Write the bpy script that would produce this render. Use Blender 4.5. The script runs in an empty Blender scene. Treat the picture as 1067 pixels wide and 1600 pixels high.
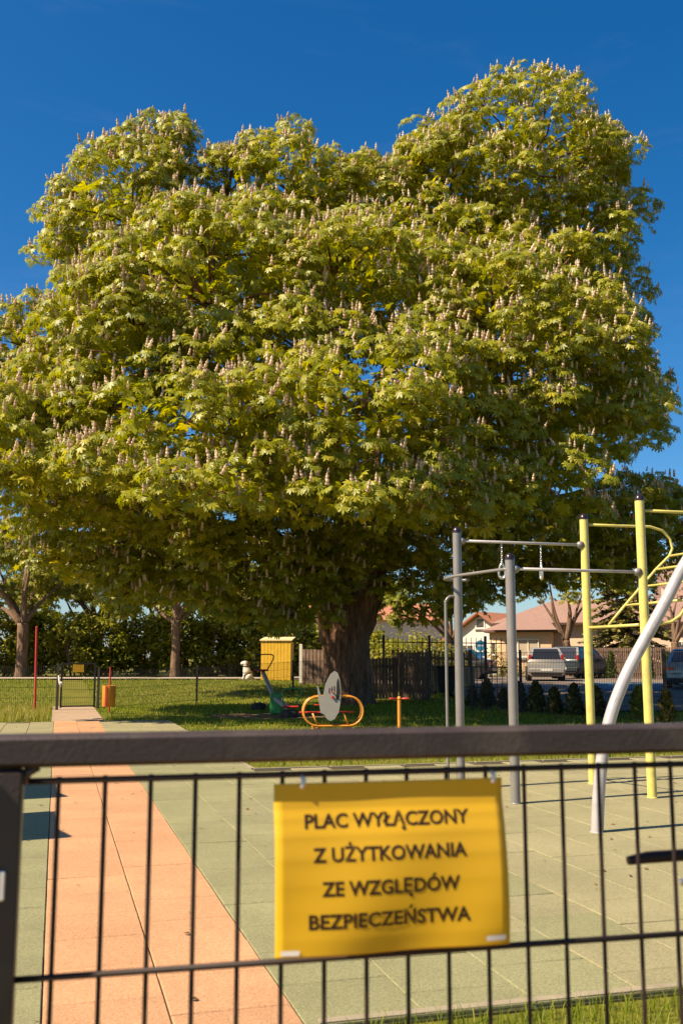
import bpy, math, random
import numpy as np
from mathutils import Vector, Matrix
R = math.radians
random.seed(7)
rng = np.random.default_rng(11)
scene = bpy.context.scene
COL = scene.collection

# ------------------------------------------------------------------ camera
FPX = 1556.0                       # focal length in photograph pixels (35 mm on 36 mm height)
PITCH = math.atan(228 / FPX)
CAMH = 1.43
cd = bpy.data.cameras.new('camera')
cam = bpy.data.objects.new('camera', cd); COL.objects.link(cam)
cam.location = (0, 0, CAMH)
cam.rotation_euler = (math.pi / 2 + PITCH, 0, 0)
cd.sensor_fit = 'VERTICAL'; cd.sensor_height = 36.0; cd.lens = 35.0
cd.clip_start = 0.05; cd.clip_end = 6000
cd.dof.use_dof = True; cd.dof.focus_distance = 22.0; cd.dof.aperture_fstop = 7.5
scene.camera = cam

# ------------------------------------------------------------------ sky, sun, exposure
SUN_EL = R(47)
SH = R(25)                         # direction shadows fall: from +X turned towards +Y
sun_vec = Vector((-math.cos(SH) * math.cos(SUN_EL), -math.sin(SH) * math.cos(SUN_EL), math.sin(SUN_EL)))
world = bpy.data.worlds.new('World'); scene.world = world; world.use_nodes = True
wn = world.node_tree.nodes; wl = world.node_tree.links
sky = wn.new('ShaderNodeTexSky'); sky.sky_type = 'NISHITA'; sky.sun_disc = False
sky.sun_elevation = SUN_EL
sky.sun_rotation = math.atan2(sun_vec.x, sun_vec.y)
sky.air_density = 1.0; sky.dust_density = 0.9; sky.ozone_density = 5.0; sky.altitude = 200
hs = wn.new('ShaderNodeHueSaturation'); hs.inputs['Saturation'].default_value = 1.34
hs.inputs['Hue'].default_value = 0.5
wl.new(sky.outputs[0], hs.inputs['Color'])
# a breath of thin cirrus all over the sky
wtc = wn.new('ShaderNodeTexCoord'); wmp = wn.new('ShaderNodeMapping'); wmp.inputs['Scale'].default_value = (2.2, 2.2, 9.0); wmp.inputs['Rotation'].default_value = (0.12, 0.2, 0.4)
wnz = wn.new('ShaderNodeTexNoise'); wnz.inputs['Scale'].default_value = 1.6; wnz.inputs['Detail'].default_value = 8; wnz.inputs['Roughness'].default_value = 0.62; wnz.inputs['Distortion'].default_value = 0.6
wmr = wn.new('ShaderNodeMapRange'); wmr.inputs[1].default_value = 0.52; wmr.inputs[2].default_value = 0.85; wmr.inputs[4].default_value = 0.06
wmx = wn.new('ShaderNodeMix'); wmx.data_type = 'RGBA'; wmx.inputs[7].default_value = (5.5, 5.8, 6.2, 1)
wl.new(wtc.outputs['Generated'], wmp.inputs[0]); wl.new(wmp.outputs[0], wnz.inputs['Vector']); wl.new(wnz.outputs['Fac'], wmr.inputs[0])
wl.new(wmr.outputs[0], wmx.inputs[0]); wl.new(hs.outputs[0], wmx.inputs[6]); wl.new(wmx.outputs[2], wn['Background'].inputs[0])
wn['Background'].inputs[1].default_value = 0.065
sd = bpy.data.lights.new('sun', 'SUN'); sd.energy = 5.0; sd.angle = R(0.5); sd.color = (1.0, 0.84, 0.6)
sun = bpy.data.objects.new('sun', sd); COL.objects.link(sun)
sun.rotation_euler = (-sun_vec).to_track_quat('-Z', 'Y').to_euler()
sun.location = (-20, -10, 30)
vs = scene.view_settings
vs.view_transform = 'Standard'; vs.look = 'None'; vs.gamma = 1.0; vs.exposure = 1.08
vs.use_curve_mapping = False
scene.cycles.max_bounces = 7; scene.cycles.transparent_max_bounces = 8
scene.cycles.diffuse_bounces = 4; scene.cycles.glossy_bounces = 3; scene.cycles.transmission_bounces = 5
scene.cycles.caustics_reflective = False; scene.cycles.caustics_refractive = False

# ------------------------------------------------------------------ picture -> place helpers
CP, SP = math.cos(PITCH), math.sin(PITCH)
def ray(px, py):
    a = (px - 533.5) / FPX; b = (800 - py) / FPX
    return Vector((a, CP - SP * b, SP + CP * b))
def gnd(px, py, z=0.0):
    d = ray(px, py); t = (z - CAMH) / d.z
    return Vector((d.x * t, d.y * t, z))
def at(px, py, Y):
    d = ray(px, py); t = Y / d.y
    return Vector((d.x * t, Y, CAMH + d.z * t))
GA = R(15.8)                       # the playground's tile grid is turned by this
UX, UY = math.cos(GA), math.sin(GA)
def uv(u, v, z=0.0): return Vector((u * UX - v * UY, u * UY + v * UX, z))
def to_uv(p): return (p.x * UX + p.y * UY, -p.x * UY + p.y * UX)
def sstep(a, b, x):
    t = min(1, max(0, (x - a) / (b - a))); return t * t * (3 - 2 * t)
def gh(x, y):                      # the ground rises gently beyond the playground
    r = 0.52 + (0.36 - 0.52) * sstep(-3, 8, x)
    return r * sstep(29, 46, y)

# ------------------------------------------------------------------ materials
def new_mat(name):
    m = bpy.data.materials.new(name); m.use_nodes = True
    return m, m.node_tree.nodes, m.node_tree.links, m.node_tree.nodes['Principled BSDF']
def setin(b, **k):
    for n, v in k.items():
        n = n.replace('_', ' ')
        if n in b.inputs: b.inputs[n].default_value = v
def mat(name, col, rough=0.6, metal=0.0, spec=0.5, var=0.15, scale=6.0, bump=0.0, bscale=40.0, col2=None, coat=0.0, dirt=None, speck=None):
    m, N, L, b = new_mat(name)
    setin(b, Roughness=rough, Metallic=metal, Specular_IOR_Level=spec)
    if coat: setin(b, Coat_Weight=coat, Coat_Roughness=0.08)
    if speck:
        g_ = N.new('ShaderNodeNewGeometry'); co = g_.outputs['Position']
    else:
        tc = N.new('ShaderNodeTexCoord'); co = tc.outputs['Object']
    nz = N.new('ShaderNodeTexNoise'); nz.inputs['Scale'].default_value = scale; nz.inputs['Detail'].default_value = 6
    nz.inputs['Roughness'].default_value = 0.65
    L.new(co, nz.inputs['Vector'])
    rp = N.new('ShaderNodeValToRGB'); rp.color_ramp.elements[0].position = 0.3; rp.color_ramp.elements[1].position = 0.7
    c = col; c2 = col2 or tuple(min(1, x * (1 + var)) for x in c); c1 = col if col2 else tuple(x * (1 - var) for x in c)
    rp.color_ramp.elements[0].color = (*c1, 1); rp.color_ramp.elements[1].color = (*c2, 1)
    L.new(nz.outputs['Fac'], rp.inputs[0])
    out = rp.outputs[0]
    if dirt:
        n2 = N.new('ShaderNodeTexNoise'); n2.inputs['Scale'].default_value = dirt[1]; n2.inputs['Detail'].default_value = 8
        L.new(co, n2.inputs['Vector'])
        mr = N.new('ShaderNodeMapRange'); mr.inputs[1].default_value = 0.52; mr.inputs[2].default_value = 0.72
        mr.inputs[4].default_value = dirt[2]
        L.new(n2.outputs['Fac'], mr.inputs[0])
        mx = N.new('ShaderNodeMix'); mx.data_type = 'RGBA'
        L.new(mr.outputs[0], mx.inputs[0]); L.new(out, mx.inputs[6]); mx.inputs[7].default_value = (*dirt[0], 1)
        out = mx.outputs[2]
    if speck:
        vo = N.new('ShaderNodeTexVoronoi'); vo.inputs['Scale'].default_value = 150; L.new(co, vo.inputs['Vector'])
        bw = N.new('ShaderNodeRGBToBW'); L.new(vo.outputs['Color'], bw.inputs[0])
        m2 = N.new('ShaderNodeMapRange'); m2.inputs[1].default_value = 0.15; m2.inputs[2].default_value = 0.85; m2.inputs[3].default_value = 1 - speck; m2.inputs[4].default_value = 1 + speck
        L.new(bw.outputs[0], m2.inputs[0])
        oi = N.new('ShaderNodeObjectInfo'); m4 = N.new('ShaderNodeMapRange'); m4.inputs[3].default_value = 0.95; m4.inputs[4].default_value = 1.05; L.new(oi.outputs['Random'], m4.inputs[0])
        ml = N.new('ShaderNodeMath'); ml.operation = 'MULTIPLY'; L.new(m2.outputs[0], ml.inputs[0]); L.new(m4.outputs[0], ml.inputs[1])
        vm = N.new('ShaderNodeVectorMath'); vm.operation = 'SCALE'; L.new(out, vm.inputs[0]); L.new(ml.outputs[0], vm.inputs['Scale'])
        # small dark scuffs and spots
        n5 = N.new('ShaderNodeTexNoise'); n5.inputs['Scale'].default_value = 16; n5.inputs['Detail'].default_value = 7; n5.inputs['Roughness'].default_value = 0.75; L.new(co, n5.inputs['Vector'])
        m5 = N.new('ShaderNodeMapRange'); m5.inputs[1].default_value = 0.66; m5.inputs[2].default_value = 0.74; m5.inputs[4].default_value = 0.55; L.new(n5.outputs['Fac'], m5.inputs[0])
        x5 = N.new('ShaderNodeMix'); x5.data_type = 'RGBA'; L.new(m5.outputs[0], x5.inputs[0]); L.new(vm.outputs[0], x5.inputs[6]); x5.inputs[7].default_value = (0.10, 0.075, 0.045, 1)
        out = x5.outputs[2]
    L.new(out, b.inputs['Base Color'])
    if bump:
        n3 = N.new('ShaderNodeTexNoise'); n3.inputs['Scale'].default_value = bscale; n3.inputs['Detail'].default_value = 4
        L.new(co, n3.inputs['Vector'])
        bp = N.new('ShaderNodeBump'); bp.inputs['Strength'].default_value = bump; bp.inputs['Distance'].default_value = 0.01
        L.new(n3.outputs['Fac'], bp.inputs['Height']); L.new(bp.outputs[0], b.inputs['Normal'])
    return m
def leaf_mat(name, dark, light, yellow, transl=0.35, rough=0.45, spec=0.25):
    m, N, L, b = new_mat(name)
    setin(b, Roughness=rough, Specular_IOR_Level=spec)
    g = N.new('ShaderNodeNewGeometry')
    rp = N.new('ShaderNodeValToRGB'); e = rp.color_ramp.elements
    e[0].position = 0.0; e[0].color = (*dark, 1); e[1].position = 0.75; e[1].color = (*light, 1)
    k = e.new(1.0); k.color = (*yellow, 1)
    L.new(g.outputs['Random Per Island'], rp.inputs[0])
    L.new(rp.outputs[0], b.inputs['Base Color'])
    tr = N.new('ShaderNodeBsdfTranslucent')
    hs = N.new('ShaderNodeHueSaturation'); hs.inputs['Saturation'].default_value = 1.1; hs.inputs['Value'].default_value = 1.5
    L.new(rp.outputs[0], hs.inputs['Color']); L.new(hs.outputs[0], tr.inputs['Color'])
    mx = N.new('ShaderNodeMixShader'); mx.inputs[0].default_value = transl
    L.new(b.outputs[0], mx.inputs[1]); L.new(tr.outputs[0], mx.inputs[2])
    L.new(mx.outputs[0], N['Material Output'].inputs['Surface'])
    return m
M = {}
M['leaf'] = leaf_mat('chestnut_leaf', (0.175, 0.195, 0.012), (0.345, 0.335, 0.02), (0.49, 0.41, 0.035), 0.4, 0.42, 0.4)
M['leaf_far'] = leaf_mat('far_leaf', (0.15, 0.165, 0.018), (0.32, 0.30, 0.04), (0.44, 0.38, 0.09), 0.45)
M['leaf_hedge'] = leaf_mat('hedge_leaf', (0.11, 0.135, 0.012), (0.25, 0.255, 0.025), (0.42, 0.37, 0.05), 0.45)
M['leaf_red'] = leaf_mat('red_leaf', (0.06, 0.035, 0.02), (0.16, 0.09, 0.05), (0.24, 0.17, 0.08), 0.3)
M['needle'] = leaf_mat('spruce_needles', (0.11, 0.105, 0.022), (0.24, 0.20, 0.05), (0.34, 0.26, 0.085), 0.2)
M['thuja'] = leaf_mat('thuja_leaf', (0.04, 0.06, 0.012), (0.10, 0.12, 0.02), (0.17, 0.16, 0.03), 0.2)
M['thuja_brown'] = leaf_mat('thuja_brown_leaf', (0.05, 0.045, 0.015), (0.09, 0.08, 0.022), (0.15, 0.11, 0.03), 0.2)
M['flower'] = leaf_mat('chestnut_flower', (0.56, 0.42, 0.28), (0.72, 0.58, 0.44), (0.80, 0.68, 0.54), 0.35)
M['grass'] = leaf_mat('grass_blade', (0.10, 0.155, 0.010), (0.215, 0.26, 0.016), (0.38, 0.34, 0.06), 0.45, 0.5)
M['grass_dry'] = leaf_mat('tall_grass_blade', (0.17, 0.18, 0.02), (0.33, 0.29, 0.05), (0.48, 0.39, 0.14), 0.35, 0.55)
def bark_mat(name, c1, c2, sx=9.0, bump=0.9):
    m, N, L, b = new_mat(name); setin(b, Roughness=0.9, Specular_IOR_Level=0.15)
    tc = N.new('ShaderNodeTexCoord'); mp = N.new('ShaderNodeMapping'); mp.inputs['Scale'].default_value = (sx, sx, sx * 0.16)
    L.new(tc.outputs['Object'], mp.inputs[0])
    nz = N.new('ShaderNodeTexNoise'); nz.inputs['Scale'].default_value = 1.0; nz.inputs['Detail'].default_value = 8; nz.inputs['Roughness'].default_value = 0.7
    L.new(mp.outputs[0], nz.inputs['Vector'])
    rp = N.new('ShaderNodeValToRGB'); rp.color_ramp.elements[0].position = 0.36; rp.color_ramp.elements[1].position = 0.66
    rp.color_ramp.elements[0].color = (*c1, 1); rp.color_ramp.elements[1].color = (*c2, 1)
    L.new(nz.outputs['Fac'], rp.inputs[0]); L.new(rp.outputs[0], b.inputs['Base Color'])
    bp = N.new('ShaderNodeBump'); bp.inputs['Strength'].default_value = bump; bp.inputs['Distance'].default_value = 0.06
    L.new(nz.outputs['Fac'], bp.inputs['Height']); L.new(bp.outputs[0], b.inputs['Normal'])
    return m
M['bark'] = bark_mat('chestnut_bark', (0.085, 0.045, 0.028), (0.30, 0.165, 0.10))
M['bark_far'] = bark_mat('far_bark', (0.09, 0.055, 0.035), (0.27, 0.17, 0.11), 14)
M['gate'] = mat('gate_paint', (0.040, 0.028, 0.026), 0.45, 0.0, 0.5, 0.15, 9, 0.12, 160, dirt=((0.11, 0.085, 0.07), 14.0, 0.45))
M['wire'] = mat('wire_paint', (0.024, 0.014, 0.012), 0.6, 0.0, 0.3, 0.15, 20)
M['fence_dark'] = mat('fence_paint', (0.028, 0.022, 0.022), 0.5, 0, 0.4, 0.2, 8)
M['paper'] = None
M['ink'] = mat('sign_ink', (0.035, 0.012, 0.004), 0.4, 0, 0.4, 0.05, 30)
M['tape'] = mat('white_tape', (0.8, 0.74, 0.66), 0.35, 0, 0.5, 0.05, 60)
M['orange_tile'] = mat('orange_rubber', (0.44, 0.235, 0.122), 0.85, 0, 0.25, 0.10, 1.3, 0.35, 260, dirt=((0.36, 0.21, 0.12), 0.9, 0.55), speck=0.22)
M['green_tile'] = mat('green_rubber', (0.245, 0.22, 0.12), 0.85, 0, 0.25, 0.13, 1.1, 0.35, 260, dirt=((0.29, 0.25, 0.145), 0.7, 0.6), speck=0.22)
M['green_tile_cool'] = mat('fresh_green_rubber', (0.212, 0.203, 0.105), 0.85, 0, 0.25, 0.13, 1.1, 0.35, 260, dirt=((0.25, 0.225, 0.13), 0.7, 0.6), speck=0.22)
M['joint'] = mat('joint_soil', (0.075, 0.06, 0.035), 0.95, 0, 0.1, 0.3, 12)
M['kerb'] = mat('kerb_concrete', (0.27, 0.225, 0.155), 0.9, 0, 0.2, 0.15, 7, 0.3, 120)
M['soil'] = mat('bare_soil', (0.17, 0.11, 0.06), 0.95, 0, 0.1, 0.3, 4, 0.5, 30)
M['paving'] = mat('pink_paving', (0.33, 0.235, 0.165), 0.9, 0, 0.2, 0.15, 5, 0.3, 90)
M['sidewalk'] = mat('sidewalk_slabs', (0.40, 0.32, 0.26), 0.9, 0, 0.2, 0.1, 2, 0.2, 60)
M['asphalt'] = mat('parking_asphalt', (0.20, 0.155, 0.125), 0.9, 0, 0.25, 0.2, 0.7, 0.3, 80, dirt=((0.13, 0.105, 0.095), 0.35, 0.6))
M['blue_paint'] = mat('blue_bay_paint', (0.075, 0.16, 0.24), 0.8, 0, 0.3, 0.2, 3)
M['white_paint'] = mat('white_road_paint', (0.7, 0.66, 0.6), 0.8, 0, 0.3, 0.1, 5)
M['grey_steel'] = mat('grey_post_paint', (0.215, 0.20, 0.19), 0.38, 0.25, 0.5, 0.08, 6, dirt=((0.2, 0.15, 0.09), 9.0, 0.35))
M['light_steel'] = mat('light_grey_pipe_paint', (0.43, 0.40, 0.40), 0.36, 0.2, 0.5, 0.07, 6, dirt=((0.2, 0.15, 0.09), 9.0, 0.35))
M['bright_steel'] = mat('galvanised_steel', (0.58, 0.55, 0.5), 0.3, 0.85, 0.5, 0.1, 20)
M['cap'] = mat('black_plastic_cap', (0.022, 0.012, 0.014), 0.25, 0, 0.5, 0.1, 20)
M['yellow_post'] = mat('yellow_post_paint', (0.58, 0.49, 0.13), 0.38, 0, 0.5, 0.05, 5, dirt=((0.2, 0.15, 0.09), 9.0, 0.35))
M['orange_paint'] = mat('orange_paint', (0.62, 0.24, 0.025), 0.38, 0, 0.5, 0.07, 8)
M['red_paint'] = mat('red_paint', (0.42, 0.03, 0.02), 0.42, 0, 0.5, 0.12, 8)
M['green_paint'] = mat('green_paint', (0.03, 0.24, 0.05), 0.42, 0, 0.5, 0.12, 8)
M['grey_board'] = mat('grey_plastic_board', (0.33, 0.305, 0.27), 0.55, 0, 0.4, 0.06, 6)
M['rubber'] = mat('black_rubber', (0.03, 0.026, 0.024), 0.8, 0, 0.3, 0.2, 10)
M['yellow_wood'] = mat('yellow_planks', (0.62, 0.36, 0.025), 0.6, 0, 0.4, 0.12, 6)
M['pale_wood'] = mat('pale_lid', (0.62, 0.47, 0.24), 0.6, 0, 0.4, 0.1, 6)
M['brown_wood'] = mat('brown_planks', (0.125, 0.078, 0.056), 0.8, 0, 0.3, 0.35, 7)
M['brown_wood_light'] = mat('worn_brown_planks', (0.14, 0.088, 0.06), 0.8, 0, 0.3, 0.35, 7)
M['stone_white'] = mat('white_stone', (0.62, 0.55, 0.47), 0.7, 0, 0.3, 0.12, 9)
M['pink_wall'] = mat('salmon_render', (0.70, 0.49, 0.36), 0.9, 0, 0.2, 0.05, 1.0)
M['peach_wall'] = mat('peach_render', (0.68, 0.45, 0.28), 0.9, 0, 0.2, 0.05, 1.0)
M['white_wall'] = mat('white_render', (0.62, 0.55, 0.48), 0.9, 0, 0.2, 0.05, 1.0)
M['trim'] = mat('white_trim', (0.7, 0.64, 0.56), 0.6, 0, 0.4, 0.05, 4)
M['eaves'] = mat('brown_eaves', (0.10, 0.05, 0.035), 0.6, 0, 0.4, 0.1, 4)
M['curtain'] = mat('curtain', (0.42, 0.34, 0.26), 0.9, 0, 0.2, 0.2, 3)
def roof_mat(name, c):
    m, N, L, b = new_mat(name); setin(b, Roughness=0.75, Specular_IOR_Level=0.3)
    tc = N.new('ShaderNodeTexCoord')
    w = N.new('ShaderNodeTexBrick'); w.inputs['Scale'].default_value = 3.0
    w.inputs['Color1'].default_value = (*c, 1); w.inputs['Color2'].default_value = (*[x * 0.82 for x in c], 1); w.inputs['Mortar'].default_value = (*[x * 0.55 for x in c], 1)
    w.inputs['Mortar Size'].default_value = 0.03
    L.new(tc.outputs['Object'], w.inputs['Vector']); L.new(w.outputs['Color'], b.inputs['Base Color'])
    return m
M['roof_rose'] = roof_mat('rose_tiles', (0.34, 0.205, 0.16))
M['roof_orange'] = roof_mat('orange_tiles', (0.50, 0.20, 0.11))
def glass_mat(name, c, rough=0.08):
    m, N, L, b = new_mat(name); setin(b, Base_Color=(*c, 1), Roughness=rough, Specular_IOR_Level=0.8, Coat_Weight=0.5, Coat_Roughness=0.03)
    return m
M['glass'] = glass_mat('window_glass', (0.05, 0.04, 0.035))
M['car_glass'] = glass_mat('car_glass', (0.02, 0.018, 0.017), 0.05)
M['silver'] = mat('silver_car_paint', (0.42, 0.39, 0.36), 0.35, 0.5, 0.5, 0.04, 3, coat=0.6)
M['darkblue'] = mat('dark_teal_car_paint', (0.018, 0.026, 0.030), 0.4, 0.0, 0.4, 0.05, 3, coat=0.25)
M['lightblue'] = mat('pale_blue_car_paint', (0.27, 0.36, 0.40), 0.35, 0.4, 0.5, 0.05, 3, coat=0.6)
M['black_car'] = mat('black_car_paint', (0.02, 0.02, 0.022), 0.3, 0.2, 0.5, 0.05, 3, coat=0.8)
M['tail'] = mat('tail_lamp_red', (0.35, 0.015, 0.015), 0.15, 0, 0.6, 0.05, 5, coat=0.7)
M['plate'] = mat('number_plate', (0.7, 0.66, 0.6), 0.4, 0, 0.5, 0.03, 5)
M['tyre'] = mat('tyre_rubber', (0.02, 0.02, 0.02), 0.8, 0, 0.3, 0.2, 10)
M['sign_blue'] = mat('blue_sign_face', (0.05, 0.28, 0.45), 0.4, 0, 0.5, 0.05, 5)
M['ribbon'] = mat('white_ribbon', (0.75, 0.66, 0.6), 0.5, 0, 0.4, 0.1, 10)
# laminated yellow paper: a little light passes through
m_, N_, L_, b_ = new_mat('yellow_laminate')
setin(b_, Base_Color=(0.90, 0.59, 0.03, 1), Roughness=0.32, Specular_IOR_Level=0.45)
t_ = N_.new('ShaderNodeBsdfTranslucent'); t_.inputs[0].default_value = (0.86, 0.48, 0.015, 1)
x_ = N_.new('ShaderNodeMixShader'); x_.inputs[0].default_value = 0.38
L_.new(b_.outputs[0], x_.inputs[1]); L_.new(t_.outputs[0], x_.inputs[2]); L_.new(x_.outputs[0], N_['Material Output'].inputs['Surface'])
M['paper'] = m_

# ------------------------------------------------------------------ building blocks
def tag(o, label=None, cat=None, group=None, kind=None):
    if label: o['label'] = label
    if cat: o['category'] = cat
    if group: o['group'] = group
    if kind: o['kind'] = kind
    return o
def root(name, loc, rz=0.0, label=None, cat=None, group=None):
    o = bpy.data.objects.new(name, None); COL.objects.link(o)
    o.empty_display_size = 0.2
    o.location = loc; o.rotation_euler = (0, 0, rz)
    return tag(o, label, cat, group)
def top_of(o):
    while o.parent: o = o.parent
    return o
class MB:
    def __init__(s): s.v = []; s.f = []
    def add(s, vs, fs):
        k = len(s.v); s.v += [Vector(p) for p in vs]; s.f += [[i + k for i in f] for f in fs]; return s
    def box(s, c, d, rz=0.0, bev=0.0):
        c = Vector(c); x, y, z = [e / 2 for e in d]
        if bev <= 0:
            P = [(i, j, k) for k in (-z, z) for i, j in ((-x, -y), (x, -y), (x, y), (-x, y))]
            Fc = [(3, 2, 1, 0), (4, 5, 6, 7), (0, 1, 5, 4), (1, 2, 6, 5), (2, 3, 7, 6), (3, 0, 4, 7)]
        else:
            b = min(bev, x * .9, y * .9, z * .9); P = []; Fc = []
            rings = [(x - b, y - b, -z), (x, y, -z + b), (x, y, z - b), (x - b, y - b, z)]
            def ring(X, Y, Z, q): return [(-X + q, -Y, Z), (X - q, -Y, Z), (X, -Y + q, Z), (X, Y - q, Z), (X - q, Y, Z), (-X + q, Y, Z), (-X, Y - q, Z), (-X, -Y + q, Z)]
            for X, Y, Z in rings: P += ring(X, Y, Z, b * .7)
            for k in range(3):
                for i in range(8):
                    j = (i + 1) % 8; Fc.append((k * 8 + i, k * 8 + j, k * 8 + 8 + j, k * 8 + 8 + i))
            Fc.append(tuple(range(7, -1, -1))); Fc.append(tuple(range(24, 32)))
        m = Matrix.Rotation(rz, 3, 'Z')
        return s.add([c + m @ Vector(p) for p in P], Fc)
    def beam(s, a, b, w, h, up=(0, 0, 1)):
        a = Vector(a); b = Vector(b); d = (b - a).normalized(); u = Vector(up)
        sd_ = d.cross(u)
        if sd_.length < 1e-4: sd_ = d.cross(Vector((0, 1, 0)))
        sd_.normalize(); u = sd_.cross(d)
        P = [e + sd_ * i * w / 2 + u * j * h / 2 for e in (a, b) for i, j in ((-1, -1), (1, -1), (1, 1), (-1, 1))]
        return s.add(P, [(3, 2, 1, 0), (4, 5, 6, 7), (0, 1, 5, 4), (1, 2, 6, 5), (2, 3, 7, 6), (3, 0, 4, 7)])
    def tube(s, pts, r, n=10, caps=True, closed=False):
        pts = [Vector(p) for p in pts]; m = len(pts)
        rs = r if isinstance(r, (list, tuple)) else [r] * m
        P = []; nrm = None
        for i, p in enumerate(pts):
            if closed: t = pts[(i + 1) % m] - pts[i - 1]
            else: t = pts[min(i + 1, m - 1)] - pts[max(i - 1, 0)]
            t.normalize()
            if nrm is None:
                nrm = t.cross(Vector((0, 0, 1)))
                if nrm.length < 1e-3: nrm = t.cross(Vector((0, 1, 0)))
            nrm = (nrm - t * nrm.dot(t)).normalized(); b = t.cross(nrm)
            for k in range(n):
                a = 2 * math.pi * k / n; P.append(p + (nrm * math.cos(a) + b * math.sin(a)) * rs[i])
        Fc = []
        for i in range(m if closed else m - 1):
            j = (i + 1) % m
            for k in range(n):
                l = (k + 1) % n; Fc.append((i * n + k, i * n + l, j * n + l, j * n + k))
        if caps and not closed:
            Fc.append(tuple(range(n - 1, -1, -1))); Fc.append(tuple(range((m - 1) * n, m * n)))
        return s.add(P, Fc)
    def lathe(s, c, prof, n=16, axis='Z'):
        c = Vector(c); P = []; Fc = []
        for r, z in prof:
            for k in range(n):
                a = 2 * math.pi * k / n; q = (r * math.cos(a), r * math.sin(a), z)
                if axis == 'X': q = (q[2], q[0], q[1])
                if axis == 'Y': q = (q[0], q[2], q[1])
                P.append(c + Vector(q))
        for i in range(len(prof) - 1):
            for k in range(n):
                l = (k + 1) % n; Fc.append((i * n + k, i * n + l, i * n + n + l, i * n + n + k))
        Fc.append(tuple(range(n - 1, -1, -1))); Fc.append(tuple(range((len(prof) - 1) * n, len(prof) * n)))
        return s.add(P, Fc)
    def prism(s, poly, a, b, axis='Y'):
        """polygon given in the plane across `axis`, from a to b along it"""
        def q(p, t):
            if axis == 'Y': return (p[0], t, p[1])
            if axis == 'X': return (t, p[0], p[1])
            return (p[0], p[1], t)
        n = len(poly)
        return s.add([q(p, a) for p in poly] + [q(p, b) for p in poly],
                     [tuple(range(n)), tuple(range(2 * n - 1, n - 1, -1))] + [(i, i + n, (i + 1) % n + n, (i + 1) % n) for i in range(n)])
    def mesh(s, name):
        me = bpy.data.meshes.new(name); me.from_pydata([tuple(v) for v in s.v], [], s.f); me.update()
        return me
    def build(s, name, m, parent=None, smooth=False, world=False, fix=True):
        if world and parent:
            t = top_of(parent); inv = (Matrix.Translation(t.location) @ Matrix.Rotation(t.rotation_euler.z, 4, 'Z')).inverted()
            s.v = [inv @ v for v in s.v]
        me = s.mesh(name)
        if fix:
            import bmesh
            bm = bmesh.new(); bm.from_mesh(me); bmesh.ops.recalc_face_normals(bm, faces=bm.faces); bm.to_mesh(me); bm.free()
        if smooth: me.polygons.foreach_set('use_smooth', [True] * len(me.polygons))
        if m: me.materials.append(m)
        o = bpy.data.objects.new(name, me); COL.objects.link(o)
        if parent: o.parent = parent
        return o
def auto_smooth(o, ang=40):
    me = o.data
    me.polygons.foreach_set('use_smooth', [True] * len(me.polygons))
    try: me.set_sharp_from_angle(angle=R(ang))
    except Exception: pass
    return o
def share(name, me, parent, loc=None, mtx=None):
    o = bpy.data.objects.new(name, me); COL.objects.link(o); o.parent = parent
    if mtx is not None: o.matrix_local = mtx
    elif loc is not None: o.location = loc
    return o
def copy_tree(o, parent=None):
    c = o.copy(); COL.objects.link(c); c.parent = parent
    for ch in o.children: copy_tree(ch, c)
    return c
def spline(pts, n=6):
    pts = [Vector(p) for p in pts]; q = [pts[0] * 2 - pts[1]] + pts + [pts[-1] * 2 - pts[-2]]; out = []
    for i in range(1, len(q) - 2):
        a, b, c, d = q[i - 1:i + 3]
        for k in range(n):
            t = k / n
            out.append(0.5 * ((2 * b) + (c - a) * t + (2 * a - 5 * b + 4 * c - d) * t * t + (3 * b - a - 3 * c + d) * t ** 3))
    out.append(pts[-1]); return out
def np_mesh(name, V, F, m):
    """V (n,3) float array, F (k,3) int array of triangles"""
    me = bpy.data.meshes.new(name)
    V = np.ascontiguousarray(V, dtype=np.float32); F = np.ascontiguousarray(F, dtype=np.int32)
    me.vertices.add(len(V)); me.vertices.foreach_set('co', V.ravel())
    me.loops.add(F.size); me.loops.foreach_set('vertex_index', F.ravel())
    me.polygons.add(len(F))
    me.polygons.foreach_set('loop_start', np.arange(0, F.size, 3, dtype=np.int32))
    me.polygons.foreach_set('loop_total', np.full(len(F), 3, dtype=np.int32))
    me.update(calc_edges=True); me.validate()
    if m: me.materials.append(m)
    return me
def scatter(tV, tF, pos, rot, scl):
    """copies of a template: pos (n,3), rot (n,3,3) columns = local axes, scl (n,)"""
    n = len(pos); k = len(tV)
    V = np.einsum('nij,kj->nki', rot, tV) * scl[:, None, None] + pos[:, None, :]
    F = tF[None] + (np.arange(n) * k)[:, None, None]
    return V.reshape(-1, 3), F.reshape(-1, 3)
def nrmz(a): return a / np.maximum(np.linalg.norm(a, axis=-1, keepdims=True), 1e-9)

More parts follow.
